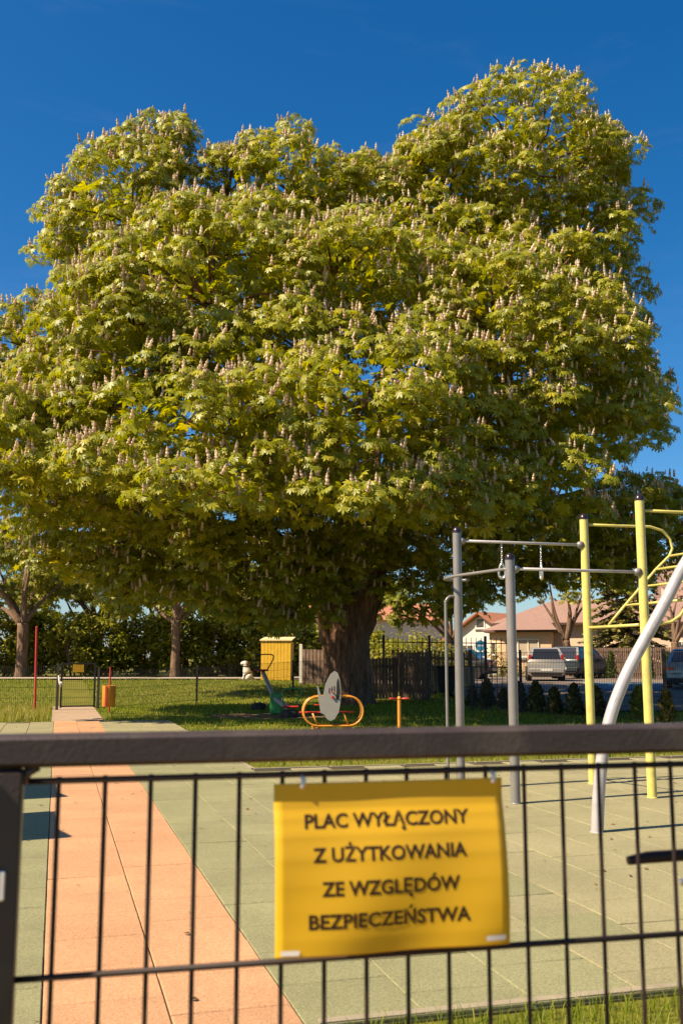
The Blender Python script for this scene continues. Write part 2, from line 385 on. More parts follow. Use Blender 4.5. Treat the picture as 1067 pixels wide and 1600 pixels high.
# ================================================================== THE SETTING
# ground: one sheet to the horizon
def ground_mat():
    m, N, L, b = new_mat('turf'); setin(b, Roughness=0.95, Specular_IOR_Level=0.1)
    tc = N.new('ShaderNodeTexCoord')
    n1 = N.new('ShaderNodeTexNoise'); n1.inputs['Scale'].default_value = 0.9; n1.inputs['Detail'].default_value = 9; n1.inputs['Roughness'].default_value = 0.7
    n2 = N.new('ShaderNodeTexNoise'); n2.inputs['Scale'].default_value = 14; n2.inputs['Detail'].default_value = 5
    L.new(tc.outputs['Object'], n1.inputs['Vector']); L.new(tc.outputs['Object'], n2.inputs['Vector'])
    rp = N.new('ShaderNodeValToRGB'); e = rp.color_ramp.elements
    e[0].position = 0.3; e[0].color = (0.085, 0.10, 0.014, 1); e[1].position = 0.7; e[1].color = (0.20, 0.175, 0.035, 1)
    L.new(n1.outputs['Fac'], rp.inputs[0])
    r2 = N.new('ShaderNodeValToRGB'); r2.color_ramp.elements[0].color = (0.55, 0.55, 0.5, 1); r2.color_ramp.elements[1].color = (1.3, 1.25, 1.1, 1)
    L.new(n2.outputs['Fac'], r2.inputs[0])
    mx = N.new('ShaderNodeMix'); mx.data_type = 'RGBA'; mx.blend_type = 'MULTIPLY'; mx.inputs[0].default_value = 1
    L.new(rp.outputs[0], mx.inputs[6]); L.new(r2.outputs[0], mx.inputs[7]); L.new(mx.outputs[2], b.inputs['Base Color'])
    bp = N.new('ShaderNodeBump'); bp.inputs['Strength'].default_value = 0.8; bp.inputs['Distance'].default_value = 0.05
    L.new(n2.outputs['Fac'], bp.inputs['Height']); L.new(bp.outputs[0], b.inputs['Normal'])
    return m
def sheet(xs, ys, off, name, m, clip=None):
    mb = MB(); idx = {}
    for j, y in enumerate(ys):
        for i, x in enumerate(xs):
            idx[i, j] = len(mb.v); mb.v.append(Vector((x, y, gh(x, y) + off)))
    for j in range(len(ys) - 1):
        for i in range(len(xs) - 1):
            mb.f.append([idx[i, j], idx[i + 1, j], idx[i + 1, j + 1], idx[i, j + 1]])
    return mb.build(name, m, smooth=True)
far = [-3000, -800, -250, -90]
xs = far + [x * 2.0 for x in range(-20, 21)] + [-x for x in reversed(far)]
ys = [-400, -60, -20, -6, 0, 6, 12, 18, 24] + [28 + i for i in range(0, 21)] + [50, 56, 64, 80, 120, 250, 800, 3000]
tag(sheet(xs, ys, -0.035, 'ground', ground_mat()), kind='structure')

# rubber tile floor and path -- tiles are pieces of their own
TP = 0.5
rubber = MB()
def quad_uv(mb, u0, u1, v0, v1, z):
    mb.add([uv(u0, v0, z), uv(u1, v0, z), uv(u1, v1, z), uv(u0, v1, z)], [(0, 1, 2, 3)])
quad_uv(rubber, -8, 2.5, 4.05, 23.8, -0.012); quad_uv(rubber, 2.5, 16, 4.05, 13.1, -0.012); quad_uv(rubber, -0.03, 1.03, -3, 4.05, -0.012)
floor = tag(rubber.build('rubber_floor', M['joint']), kind='structure')
def tile_mesh(name, m, w):
    g = 0.003; h = w / 2 - g; b = 0.0045
    P = [(-h, -h, -0.04), (h, -h, -0.04), (h, h, -0.04), (-h, h, -0.04), (-h, -h, -b), (h, -h, -b), (h, h, -b), (-h, h, -b),
         (-h + b, -h + b, 0), (h - b, -h + b, 0), (h - b, h - b, 0), (-h + b, h - b, 0)]
    Fc = [(i + k, (i + 1) % 4 + k, (i + 1) % 4 + 4 + k, i + 4 + k) for k in (0, 4) for i in range(4)] + [(8, 9, 10, 11)]
    me = bpy.data.meshes.new(name); me.from_pydata(P, [], Fc); me.update(); me.materials.append(m); return me
t_or = tile_mesh('orange_tile', M['orange_tile'], TP); t_g1 = tile_mesh('green_tile', M['green_tile'], TP); t_g2 = tile_mesh('green_tile_cool', M['green_tile_cool'], TP)
def inview(p, mx=0.40):
    return p.y > 1 and abs(p.x) < mx * p.y + 0.4
greens = []; oranges = []
for iu in range(-16, 32):
    for iv in range(-8, 60):
        off = 0.25 if iu % 2 else 0.0
        u = (iu + .5) * TP; v = (iv + .5) * TP + off + 0.05
        org = iu in (0, 1)
        if org:
            if v > 24.0 or v < -2.5: continue
        elif u < 2.5:
            if v > 23.6 or v < 4.2: continue
        elif v > 12.9 or v < 4.2: continue
        (oranges if org else greens).append((u, v, iu, 1.0))
    if iu not in (0, 1) and off: greens.append(((iu + .5) * TP, 4.175, iu, .5))
def place_tiles(lst, meshes, parent, limit, rest_name):
    lst = sorted(lst, key=lambda t: ((0 if inview(uv(t[0], t[1])) else 100) + uv(t[0], t[1]).length))
    rest = MB()
    for n, (u, v, iu, fy) in enumerate(lst):
        p = uv(u, v, random.uniform(-0.0022, 0.0022)); me = meshes(u, v)
        mt = Matrix.Translation(p) @ Matrix.Rotation(GA + random.gauss(0, 0.0025), 4, 'Z') @ Matrix.Rotation(random.gauss(0, 0.0035), 4, 'X') @ Matrix.Rotation(random.gauss(0, 0.0035), 4, 'Y') @ Matrix.Diagonal((1, fy, 1, 1))
        if n < limit: share('rubber_tile', me, parent, mtx=mt)
        else:
            k = len(rest.v); rest.v += [mt @ v_.co for v_ in me.vertices]
            rest.f += [[i + k for i in p_.vertices] for p_ in me.polygons]
    if rest.v:
        tag(rest.build(rest_name, meshes(5, 5).materials[0], parent), kind='stuff')
place_tiles(greens, lambda u, v: t_g2 if (u < 2.5 + random.gauss(0, .25)) else t_g1, floor, 300, 'tile_field')
pb = MB(); quad_uv(pb, -0.02, 1.02, 4.05, 24.05, -0.009)
path = tag(pb.build('path', M['joint']), kind='structure')
place_tiles(oranges, lambda u, v: t_or, path, 300, 'tile_field')
# worn paving from the end of the tiles to the small gate
pv = MB(); quad_uv(pv, -0.05, 1.12, 24.02, 31.5, -0.004)
tag(pv.build('paved_apron', M['paving']), kind='structure')
# kerbs round the lawn and along the front bed
def kerb(name, a, b, w=0.05, z=0.004, L=1.0):
    par = None; n = max(1, int((b - a).length / L)); d = (b - a) / n
    base = MB().beam(a + Vector((0, 0, -0.05)), b + Vector((0, 0, -0.05)), w + .02, 0.05).build(name, M['joint']); tag(base, kind='structure')
    for i in range(n):
        q = random.uniform(-.004, .004)
        MB().beam(a + d * i + Vector((0, 0, z - 0.06 + q)), a + d * (i + .985) + Vector((0, 0, z - 0.06 + q)), w, 0.12).build('kerb_stone', M['kerb'], base)
kerb('lawn_kerb', uv(2.53, 13.14), uv(16, 13.14)); kerb('lawn_side_kerb', uv(2.53, 13.2), uv(2.53, 23.8)); kerb('bed_kerb', uv(1.06, 4.08), uv(9, 4.08))
kerb('kerb', uv(-8, 23.85), uv(-0.06, 23.85)); kerb('kerb', uv(1.1, 23.85), uv(2.5, 23.85))
# worn soil under the seesaw
ms = MB(); c0 = gnd(425, 1118)
poly = [c0 + Vector((1.9 * math.cos(a) * random.uniform(.75, 1.1), 1.5 * math.sin(a) * random.uniform(.75, 1.1), -0.022)) for a in [i * math.pi / 9 for i in range(18)]]
ms.add(poly, [tuple(range(18))]); tag(ms.build('bare_soil', M['soil']), kind='structure')
# footpath behind the fence, car park
xs2 = [-34 + i for i in range(0, 38)]
tag(sheet(xs2, [44.3, 45, 46, 46.6], 0.03, 'footpath', M['sidewalk']), kind='structure')
def car_park():
    mb = MB(); rows = []
    for j in range(0, 34):
        y = 27.5 + j; x0 = 3.9 + max(0, (33 - y)) * 0.45 if y < 40 else -3.0 + max(0, 44 - y) * 1.7
        rows.append([Vector((x0 + (45 - x0) * (i / 24) ** 1.3, y, 0)) for i in range(25)])
    for r in rows:
        for p in r: mb.v.append(Vector((p.x, p.y, gh(p.x, p.y) + 0.02)))
    for j in range(len(rows) - 1):
        for i in range(24):
            k = j * 25 + i; mb.f.append([k, k + 1, k + 26, k + 25])
    return mb.build('car_park', M['asphalt'], smooth=True)
tag(car_park(), kind='structure')
def ground_patch(name, corners, m, off):
    mb = MB(); a, b, c, d = corners; n = 8
    for j in range(n + 1):
        for i in range(n + 1):
            p = (a * (1 - i / n) + b * (i / n)) * (1 - j / n) + (d * (1 - i / n) + c * (i / n)) * (j / n)
            mb.v.append(Vector((p.x, p.y, gh(p.x, p.y) + off)))
    for j in range(n):
        for i in range(n):
            k = j * (n + 1) + i; mb.f.append([k, k + 1, k + n + 2, k + n + 1])
    return tag(mb.build(name, m, smooth=True), kind='structure')
ground_patch('blue_bay_marking', [Vector((9.9, 38.5, 0)), Vector((17, 37.0, 0)), Vector((17.5, 42.5, 0)), Vector((10.6, 43.6, 0))], M['blue_paint'], 0.032)
ground_patch('bay_line_marking', [Vector((9.7, 38.5, 0)), Vector((9.88, 38.5, 0)), Vector((10.6, 43.6, 0)), Vector((10.4, 43.6, 0))], M['white_paint'], 0.034)

# ================================================================== THE CHESTNUT
def leaf_template(nl=7, seg=True, seed=0):
    r = np.random.default_rng(seed); V = [(0, 0, 0)]; Fc = []
    angs = np.linspace(-98, 98, nl) if nl > 5 else np.linspace(-84, 84, nl)
    for a in angs:
        L = (1.0 - 0.42 * (abs(a) / 105) ** 1.5) * r.uniform(.9, 1.08); w = (0.145 if seg else .19) * L * r.uniform(.9, 1.15)
        ca, sa = math.cos(R(a)), math.sin(R(a)); dr = r.uniform(.2, .42)
        def pt(x, y, z): return (x * ca - y * sa, x * sa + y * ca, z - dr * x * x)
        k = len(V)
        if seg:
            V += [pt(.64 * L, -w * 1.12, -.07), pt(.64 * L, w * 1.12, -.07), pt(L, 0, .0)]
            Fc += [(0, k, k + 2), (0, k + 2, k + 1)]
        else:
            V += [pt(.62 * L, -w * 1.1, 0), pt(.62 * L, w * 1.1, 0), pt(L, 0, -.03)]
            Fc += [(0, k, k + 1), (k, k + 2, k + 1)]
    return np.array(V), np.array(Fc)
def floret_template(seed=3):
    """a flower candle: whorls of florets, one jagged cone"""
    r = np.random.default_rng(seed); V = [(0, 0, -.02)]; Fc = []; n = 4; rings = 6
    for i in range(rings):
        t = (i + .5) / rings; rad = (0.24 * (1 - t) ** .6 + .02) * (1.25 if i % 2 == 0 else .55)
        for k in range(n):
            a = 2 * math.pi * (k + .5 * (i % 2)) / n; q = rad * r.uniform(.6, 1.35)
            V.append((q * math.cos(a), q * math.sin(a), t * .96 + r.normal(0, .02)))
    V.append((0, 0, 1.02))
    for k in range(n):
        l = (k + 1) % n; Fc.append((0, 1 + l, 1 + k)); b = 1 + (rings - 1) * n; Fc.append((b + k, b + l, len(V) - 1))
        for i in range(rings - 1):
            p, q = 1 + i * n, 1 + (i + 1) * n; Fc += [(p + k, p + l, q + l), (p + k, q + l, q + k)]
    return np.array(V), np.array(Fc)
FT = floret_template()
LT = [leaf_template(n_, True, s) for s, n_ in enumerate((5, 6, 5))]
LTS = [leaf_template(5, False, 20 + s) for s in range(2)]
def frames(xdir, up):
    x = nrmz(xdir); y = nrmz(np.cross(up, x)); z = np.cross(x, y)
    return np.stack([x, y, z], axis=-1)
def grow(lobes, rg, cdens=1.6, shoots=20, nleaf=6, lsize=(0.105, 0.19), fprob=0.5, crad=(0.38, 0.78), back=0.3, up=0.65, low=-0.6, cull=0.8):
    """lobes -> clumps -> shoots -> leaves; returns leaves (pos, rot, size) and flowers (pos, rot, size), clump centres"""
    LP, LR, LS, FP, FR, FS, CC = [], [], [], [], [], [], []
    C = np.array([list(l[0]) for l in lobes]); RD = np.array([l[1:4] for l in lobes])
    for li in range(len(lobes)):
        rx, ry, rz = RD[li]; p = 1.6
        area = 4 * math.pi * (((rx * ry) ** p + (rx * rz) ** p + (ry * rz) ** p) / 3) ** (1 / p)
        dmul = lobes[li][4] if len(lobes[li]) > 4 else 1.0
        for _ in range(int(area * cdens * dmul)):
            d = rg.normal(size=3); d /= np.linalg.norm(d)
            if d[2] < low: continue
            if d[1] > 0.35 and rg.random() > back: continue
            c = C[li] + d * RD[li] * rg.uniform(.9, 1.07)
            q = np.linalg.norm((c - C) / RD, axis=1); q[li] = 9
            if q.min() < cull: continue
            rc = rg.uniform(*crad); CC.append((li, c))
            nrm = d / RD[li]; nrm /= np.linalg.norm(nrm)
            ax = nrm * (1 - up) + np.array([0, 0, up]); ax /= np.linalg.norm(ax)
            n = max(3, int(shoots * rc * rc / 0.6))
            dd = nrmz(rg.normal(size=(n, 3))); s = dd @ ax
            dd = np.where((s < -0.15)[:, None], dd - 2 * s[:, None] * ax, dd)
            pos = c + dd * rc * np.array([1, 1, .62]) * rg.uniform(.8, 1.05, (n, 1))
            sax = nrmz(dd * .55 + np.array([0, 0, .75]))
            e1 = nrmz(np.cross(sax, np.array([.3, .9, .1]))); e2 = np.cross(sax, e1)
            for i in range(n):
                k = nleaf + rg.integers(-1, 2); ph = rg.uniform(0, 6.28) + np.arange(k) * 6.283 / k + rg.normal(0, .25, k)
                o = np.cos(ph)[:, None] * e1[i] + np.sin(ph)[:, None] * e2[i]
                dr = rg.uniform(.25, 1.25, k)[:, None]
                xd = nrmz(o * np.cos(dr) - np.array([0, 0, 1.0]) * np.sin(dr))
                upv = nrmz(sax[i] + o * .15 + rg.normal(0, .2, (k, 3)))
                sz = rg.uniform(lsize[0], lsize[1], k)
                LP.append(pos[i] + o * (sz * rg.uniform(.5, .95, k))[:, None] - np.array([0, 0, .02])); LR.append(frames(xd, upv)); LS.append(sz)
                if dd[i, 2] > -0.25 and rg.random() < fprob * (.25 if d[1] > .45 else 1):
                    a = nrmz(np.array([0, 0, 1.0]) + dd[i] * .22 + rg.normal(0, .17, 3))
                    y = nrmz(np.cross(a, np.array([1.0, .1, 0]))); x = np.cross(y, a)
                    FP.append(pos[i] + a * .03); FR.append(np.stack([x, y, a], axis=-1)); FS.append(rg.uniform(.15, .27) * lsize[1] / .19)
    cat = lambda l: np.concatenate(l) if l else np.zeros((0, 3))
    return (cat(LP), np.concatenate(LR), np.concatenate(LS)), (np.array(FP), np.array(FR), np.array(FS)), CC
def fill(lobes, rg, per=50, size=(.2, .3)):
    P = []
    for l in lobes:
        n = int(per * l[1] * l[3] / 4); d = nrmz(rg.normal(size=(n, 3)))
        P.append(np.array(list(l[0])) + d * np.array(l[1:4]) * rg.uniform(.35, .85, (n, 1)))
    P = np.concatenate(P); n = len(P)
    xd = nrmz(rg.normal(size=(n, 3)) * np.array([1, 1, .5]) - np.array([0, 0, .3])); up = nrmz(rg.normal(size=(n, 3)) * .5 + np.array([0, 0, 1.0]))
    return P, frames(xd, up), rg.uniform(size[0], size[1], n)
def leaves_mesh(name, leaves, T, m, rg, base):
    P, Rm, S = leaves; VV = []; FF = []; k = 0; w = rg.integers(0, len(T), len(P))
    for t in range(len(T)):
        s = w == t
        if not s.any(): continue
        V, F_ = scatter(T[t][0], T[t][1], P[s] - np.array(list(base)), Rm[s], S[s]); VV.append(V); FF.append(F_ + k); k += len(V)
    return np_mesh(name, np.concatenate(VV), np.concatenate(FF), m)

TB = Vector((0.22, 31.6, 0.05))                       # foot of the chestnut
def L_(px, py, Y, rx, ry, rz, dm=1.0): return (at(px, py, Y), rx, ry, rz, dm)
LOBES = [
    # top right
    L_(812, 270, 31, 2.9, 3.2, 2.85), L_(890, 400, 30.5, 1.75, 2.2, 2.2), L_(705, 310, 30, 1.9, 2.0, 1.75), L_(915, 250, 31, .95, 1.1, .85), L_(945, 480, 31, 1.0, 1.4, 1.7), L_(650, 300, 30.5, 1.2, 1.4, 1.3), L_(955, 345, 31, .8, 1.1, 1.1), L_(940, 240, 31.2, .75, .9, .7),
    # top left
    L_(205, 350, 29, 2.2, 2.6, 2.2), L_(250, 228, 29, .85, .9, .75, 1.5), L_(140, 440, 28.5, 1.3, 1.8, 2.0), L_(115, 330, 29.5, .75, .9, .7), L_(95, 560, 27, 1.5, 1.8, 1.6),
    # top middle
    L_(450, 298, 29, 1.4, 1.7, 1.7), L_(525, 305, 29.5, 1.0, 1.1, 1.05), L_(560, 325, 30, 1.35, 1.6, 1.4), L_(355, 310, 29.5, 1.0, 1.2, 1.3),
    # front
    L_(330, 480, 25, 3.2, 3.0, 2.3), L_(520, 440, 25.5, 2.2, 2.4, 1.3), L_(210, 520, 24.5, 2.0, 2.2, 1.5),
    L_(285, 665, 21.8, 1.9, 1.8, 1.05), L_(420, 655, 21.5, 1.2, 1.4, .9), L_(560, 640, 21.6, 1.8, 1.8, 1.4), L_(640, 720, 22.5, 1.2, 1.4, 1.1), L_(500, 730, 22, 1.1, 1.2, .8), L_(180, 640, 23, 1.1, 1.3, .8),
    L_(60, 690, 25, 1.9, 2.0, 1.5), L_(-20, 620, 27, 1.6, 2.0, 1.9),
    L_(770, 510, 26, 2.6, 2.8, 1.5), L_(870, 550, 25.5, 1.9, 2.2, 1.4), L_(945, 660, 26.5, 1.4, 1.8, 1.3), L_(1005, 640, 29, .8, 1.2, .8),
    L_(730, 720, 24.5, 1.6, 1.8, 1.4), L_(860, 690, 25.5, 1.7, 1.9, 1.45), L_(770, 795, 23.4, 1.1, 1.2, .8), L_(865, 770, 24.3, 1.2, 1.2, .8),
    # low hanging boughs, left
    L_(200, 800, 26, 2.2, 2.0, 1.0), L_(330, 835, 26, 1.4, 1.5, 1.1), L_(300, 765, 20.9, 1.4, 1.3, .75), L_(190, 735, 21.6, 1.2, 1.3, .75), L_(425, 755, 20.8, 1.2, 1.2, .75), L_(545, 765, 20.9, 1.2, 1.2, .75), L_(655, 785, 22.2, 1.1, 1.2, .75), L_(90, 790, 27, 1.7, 1.8, .8), L_(260, 890, 27.5, 1.3, 1.4, .8), L_(170, 850, 28, 1.6, 1.5, .7),
    L_(440, 880, 28, 1.2, 1.3, 1.3), L_(470, 950, 28.8, .75, .8, .65), L_(400, 790, 27, 1.3, 1.3, 1.1), L_(380, 900, 27, 1.0, 1.1, .9), L_(490, 830, 28.5, 1.1, 1.0, 1.1), L_(520, 900, 29.6, .6, .5, .9), L_(555, 800, 28.5, 1.2, 1.2, .8), L_(420, 970, 28.5, .5, .6, .45), L_(485, 895, 28.4, 1.0, .9, .9), L_(530, 850, 28.8, 1.0, .9, .7), L_(535, 925, 30, .5, .5, .5), L_(330, 920, 27.5, 1.1, 1.2, .7), L_(180, 905, 28.5, 1.2, 1.2, .55), L_(600, 830, 28.6, .9, .9, .7), L_(240, 925, 27.2, 1.0, 1.0, .5), L_(370, 950, 27.6, .9, .9, .5), L_(110, 880, 28, 1.2, 1.2, .6), L_(445, 945, 28.2, .8, .8, .6), L_(690, 945, 31.2, .9, 1.0, .6),
    # low hanging boughs, right
    L_(655, 900, 30.2, 1.1, 1.5, 1.15), L_(690, 850, 30, 1.5, 1.8, 1.2), L_(850, 830, 31, 2.2, 2.2, 1.0), L_(980, 810, 32, 2.0, 2.2, 1.2), L_(735, 920, 32, .9, 1.2, .9), L_(640, 955, 31, .7, .8, .6), L_(800, 880, 32, 1.3, 1.6, .9), L_(920, 870, 33, 1.6, 1.6, .8), L_(1040, 850, 33, 1.6, 1.8, 1.2), L_(655, 790, 27, 1.1, 1.3, .8),
    # bridging boughs
    L_(200, 590, 23.6, 1.3, 1.5, 1.0), L_(380, 575, 23.2, 1.6, 1.6, 1.1), L_(480, 555, 23.6, 1.3, 1.5, 1.1), L_(655, 590, 23.8, 1.5, 1.6, 1.3), L_(110, 620, 24.5, 1.3, 1.4, 1.1), L_(700, 640, 24.2, 1.2, 1.4, 1.1),
    L_(420, 395, 27, 1.9, 2.0, 1.2), L_(610, 405, 28, 1.7, 1.8, 1.3), L_(660, 455, 27, 1.4, 1.6, 1.2), L_(300, 385, 27.3, 1.5, 1.8, 1.1), L_(625, 285, 30.5, 1.1, 1.3, 1.0), L_(675, 235, 31, .95, 1.1, .85), L_(740, 400, 29, 1.7, 1.8, 1.4), L_(850, 450, 28.5, 1.6, 1.8, 1.2), L_(800, 620, 25, 1.4, 1.5, 1.1), L_(920, 590, 26.5, 1.2, 1.4, 1.0),
    L_(-70, 690, 22.5, 1.7, 2.0, 1.4), L_(10, 740, 22.0, 1.3, 1.6, .9),
    L_(880, 890, 34, 1.7, 1.8, .85), L_(715, 945, 34, .9, 1, .6), L_(930, 905, 36, 1.3, 1.3, .6), L_(775, 915, 34, 1.1, 1.2, .7), L_(1000, 885, 35, 1.8, 1.8, .9),
    # the far side
    L_(270, 440, 34, 3.2, 3.0, 3.2, .4), L_(560, 430, 35, 3.6, 3.0, 3.3, .4), L_(810, 460, 35.5, 3.2, 3.0, 3.5, .4), L_(150, 700, 34, 2.8, 3, 2.2, .42), L_(480, 700, 37, 3.6, 3, 2.6, .42), L_(800, 700, 36, 3.2, 3, 2.2, .42), L_(970, 640, 34, 1.7, 2.2, 1.8, .42),
    L_(300, 870, 35, 2.4, 2.2, 1.2, .55), L_(570, 850, 36.5, 2.6, 2.2, 1.5, .6), L_(820, 840, 36.5, 2.6, 2.4, 1.2, .55), L_(980, 840, 36, 2.4, 2.2, 1.3, .55),
]
crg = np.random.default_rng(5)
leaves, flowers, clumps = grow(LOBES, crg)
inner = fill(LOBES, crg, 340, (.24, .34))
chestnut = root('chestnut_tree', TB, 0, 'huge old horse chestnut in bloom, crown covered with cream flower spikes', 'tree')
dist = np.linalg.norm(leaves[0] - np.array([0, 0, CAMH]), axis=1)
near_ids = np.argsort(dist)[:1500]; pick = crg.permutation(near_ids)[:300]
keep = np.ones(len(dist), bool); keep[pick] = False
deep = leaves[0][:, 1] > 32.0
crown = share('crown', leaves_mesh('crown', tuple(a[keep & ~deep] for a in leaves), LT, M['leaf'], crg, TB), chestnut)
tag(share('foliage', leaves_mesh('foliage', tuple(a[keep & deep] for a in leaves), LTS, M['leaf'], crg, TB), chestnut), kind='stuff')
tag(crown, 'dense yellow green crown of fan-shaped leaves')
tag(share('inner_foliage', leaves_mesh('inner_foliage', inner, LTS, M['leaf'], crg, TB), chestnut), kind='stuff')
def pieces(name, arr, ids, meshes, par):
    for n, i in enumerate(ids):
        m4 = Matrix([[*(arr[1][i][r] * arr[2][i]), arr[0][i][r] - TB[r]] for r in range(3)] + [[0, 0, 0, 1]])
        share(name, meshes[n % len(meshes)], par, mtx=m4)
leaf_me = [np_mesh('leaf', t[0], t[1], M['leaf']) for t in LT]
pieces('leaf', leaves, pick, leaf_me, crown)
fd = np.linalg.norm(flowers[0] - np.array([0, 0, CAMH]), axis=1); fo = np.argsort(fd)
fl_me = np_mesh('flower_spike', FT[0], FT[1], M['flower'])
pieces('flower_spike', flowers, fo[:300], [fl_me], crown)
rest = fo[300:]; rest = rest[(flowers[0][rest][:, 1] < 32.5) | (rest % 3 == 0)]
V_, F_ = scatter(FT[0], FT[1], flowers[0][rest] - np.array(list(TB)), flowers[1][rest], flowers[2][rest])
tag(share('flower_mass', np_mesh('flower_mass', V_, F_, M['flower']), crown), kind='stuff')
print('chestnut leaves', len(dist), 'flowers', len(fd), 'clumps', len(clumps))

def trunk_mesh(path, rad, nseg, around, ridges, amp, seed, flare=0.0, base=Vector((0, 0, 0))):
    """a barked trunk: ribs and hollows run along it"""
    r = random.Random(seed); sp = spline(path, nseg); n = len(sp); mb = MB()
    ph = [(r.uniform(0, 6.28), k, r.uniform(.4, 1)) for k in ridges]
    for i, p in enumerate(sp):
        t = i / (n - 1) * (len(rad) - 1); a = int(min(t, len(rad) - 2)); rr = rad[a] + (rad[a + 1] - rad[a]) * (t - a)
        for k in range(around):
            th = 2 * math.pi * k / around; w = 0
            for q, f, s in ph:
                w += s * abs(math.sin(f * (th + 0.35 * math.sin(i * .13 + q)) / 2 + q)) - .5 * s
            w = w / len(ph) * amp * rr + r.uniform(-.012, .012) * rr * 1.5
            fl = flare * max(0, 1 - i / (n * .22)) ** 2 * (0.6 + .6 * math.sin(5 * th + 1.3))
            q_ = rr + w + fl
            mb.v.append(p - base + Vector((q_ * math.cos(th), q_ * math.sin(th), 0)))
    for i in range(n - 1):
        for k in range(around):
            l = (k + 1) % around; mb.f.append([i * around + k, i * around + l, (i + 1) * around + l, (i + 1) * around + k])
    mb.f.append(list(range((n - 1) * around, n * around)))
    return mb
tp = [TB + Vector((0, 0, -.25)), at(545, 1060, 31.5), at(541, 1010, 31.4), at(541, 970, 31.4), at(548, 935, 31.4)]
trunk_mesh(tp, [.74, .70, .70, .72, .52], 14, 96, (9, 14, 23, 37), .26, 4, .22, TB).build('trunk', M['bark'], chestnut, smooth=True)
def limb(pts, r0, r1, name='limb', n=10, par=chestnut, base=TB, m='bark'):
    sp = spline(pts, 5); rs = [r0 + (r1 - r0) * (i / (len(sp) - 1)) ** .8 for i in range(len(sp))]
    sp = [p - base + Vector((random.gauss(0, .03), random.gauss(0, .03), 0)) * min(1, i) for i, p in enumerate(sp)]
    return MB().tube(sp, rs, n).build(name, M[m], par, smooth=True)
fork = at(560, 965, 31.4); forkL = at(524, 965, 31.4)
limb([at(548, 1000, 31.4), at(575, 945, 31.2), at(588, 890, 31), at(600, 840, 30.8), at(640, 700, 30.6), at(720, 480, 30.8), at(790, 280, 31)], .52, .10)
limb([at(592, 870, 31), at(610, 800, 30.4), at(660, 700, 29), at(760, 560, 27.5), at(850, 540, 26.5)], .27, .06)
limb([at(520, 1000, 31.4), at(508, 930, 31), at(480, 850, 30), at(450, 760, 28), at(400, 640, 26), at(340, 520, 25)], .46, .08)
limb([at(500, 910, 30.8), at(430, 840, 29.5), at(330, 770, 28), at(220, 740, 27), at(100, 700, 26)], .28, .06)
limb([at(535, 985, 31.4), at(535, 880, 31.8), at(520, 700, 31.5), at(480, 500, 30.5), at(450, 320, 29.5)], .38, .07)
limb([at(470, 830, 29.8), at(380, 680, 29.6), at(280, 520, 29.4), at(210, 360, 29.2)], .27, .06)
limb([at(595, 860, 30.9), at(680, 800, 31.5), at(800, 790, 32), at(950, 760, 32.5)], .25, .06)
limb([at(460, 790, 28.6), at(500, 740, 26.5), at(540, 680, 24), at(560, 650, 22.4)], .17, .05)
limb([at(420, 720, 27), at(360, 700, 25), at(300, 680, 22.8)], .15, .04)
limb([at(630, 740, 30.6), at(760, 620, 30.6), at(880, 480, 30.6), at(930, 380, 30.6)], .22, .05)
limb([at(545, 960, 31.6), at(580, 800, 33.5), at(600, 600, 35), at(620, 420, 35.5)], .30, .08)
bb = MB()
for k, (li, c) in enumerate(clumps):
    if k % 5: continue
    c = Vector(c); lc = Vector(LOBES[li][0]); s = lc.lerp(c, random.uniform(.0, .25)); mid = s.lerp(c, .55) + Vector((random.gauss(0, .15), random.gauss(0, .15), .12))
    bb.tube([s - TB, mid - TB, c - TB], [.05, .03, .012], 5, caps=False)
tag(bb.build('branches', M['bark'], chestnut, fix=False), kind='stuff')

# ================================================================== GRASS
def in_lawn(x, y):
    u = x * UX + y * UY; v = -x * UY + y * UX
    return u, v
def blades(name, pts, h, w, m, rg):
    n = len(pts); P = np.array(pts); th = rg.uniform(0, 6.283, n); H = rg.uniform(.5, 1.15, n) * np.array(h); W = np.array(w) * rg.uniform(.7, 1.3, n)
    a = np.stack([np.cos(th), np.sin(th), np.zeros(n)], 1); ln = rg.uniform(0, 6.283, n); lean = np.stack([np.cos(ln), np.sin(ln), np.zeros(n)], 1) * (H * rg.uniform(.1, .7, n))[:, None]
    z = np.array([0, 0, 1.0])
    v0 = P - a * W[:, None] / 2; v1 = P + a * W[:, None] / 2
    mid = P + z * (H * .58)[:, None] + lean * .35
    v2 = mid - a * W[:, None] * .38; v3 = mid + a * W[:, None] * .38; v4 = P + z * H[:, None] * .95 + lean
    V = np.stack([v0, v1, v2, v3, v4], 1).reshape(-1, 3); k = (np.arange(n) * 5)[:, None]
    F_ = np.concatenate([k + np.array([[0, 1, 3]]), k + np.array([[0, 3, 2]]), k + np.array([[2, 3, 4]])])
    o = share(name, np_mesh(name, V, F_, m), None); return o
grg = np.random.default_rng(21)
def sample(n, x0, x1, y0, y1, test):
    X = grg.uniform(x0, x1, n); Y = grg.uniform(y0, y1, n); out = []
    for x, y in zip(X, Y):
        if test(x, y): out.append((x, y, gh(x, y) - .03))
    return out
SOIL = c0
def lawn_ok(x, y):
    u, v = in_lawn(x, y)
    if abs(x) > .42 * y + 1.5: return False
    if (x - SOIL.x) ** 2 / 3.0 + (y - SOIL.y) ** 2 / 1.9 < 1 and random.random() < .93: return False
    if (x - TB.x) ** 2 + (y - TB.y) ** 2 < .9: return False
    if y > 27.3 and x > 3.7 + max(0, 33 - y) * .45: return False
    if u > 2.58 and v > 13.2: return True
    if v > 23.95 and (u < -.06 or u > 1.14): return True
    return False
p1 = sample(78000, -15, 14, 13, 31, lawn_ok)
tag(blades('lawn_grass', p1, [.07 + .015 * (p[1] > 22) for p in p1], .014, M['grass'], grg), 'short green grass of the playground lawn', 'grass', kind='stuff')
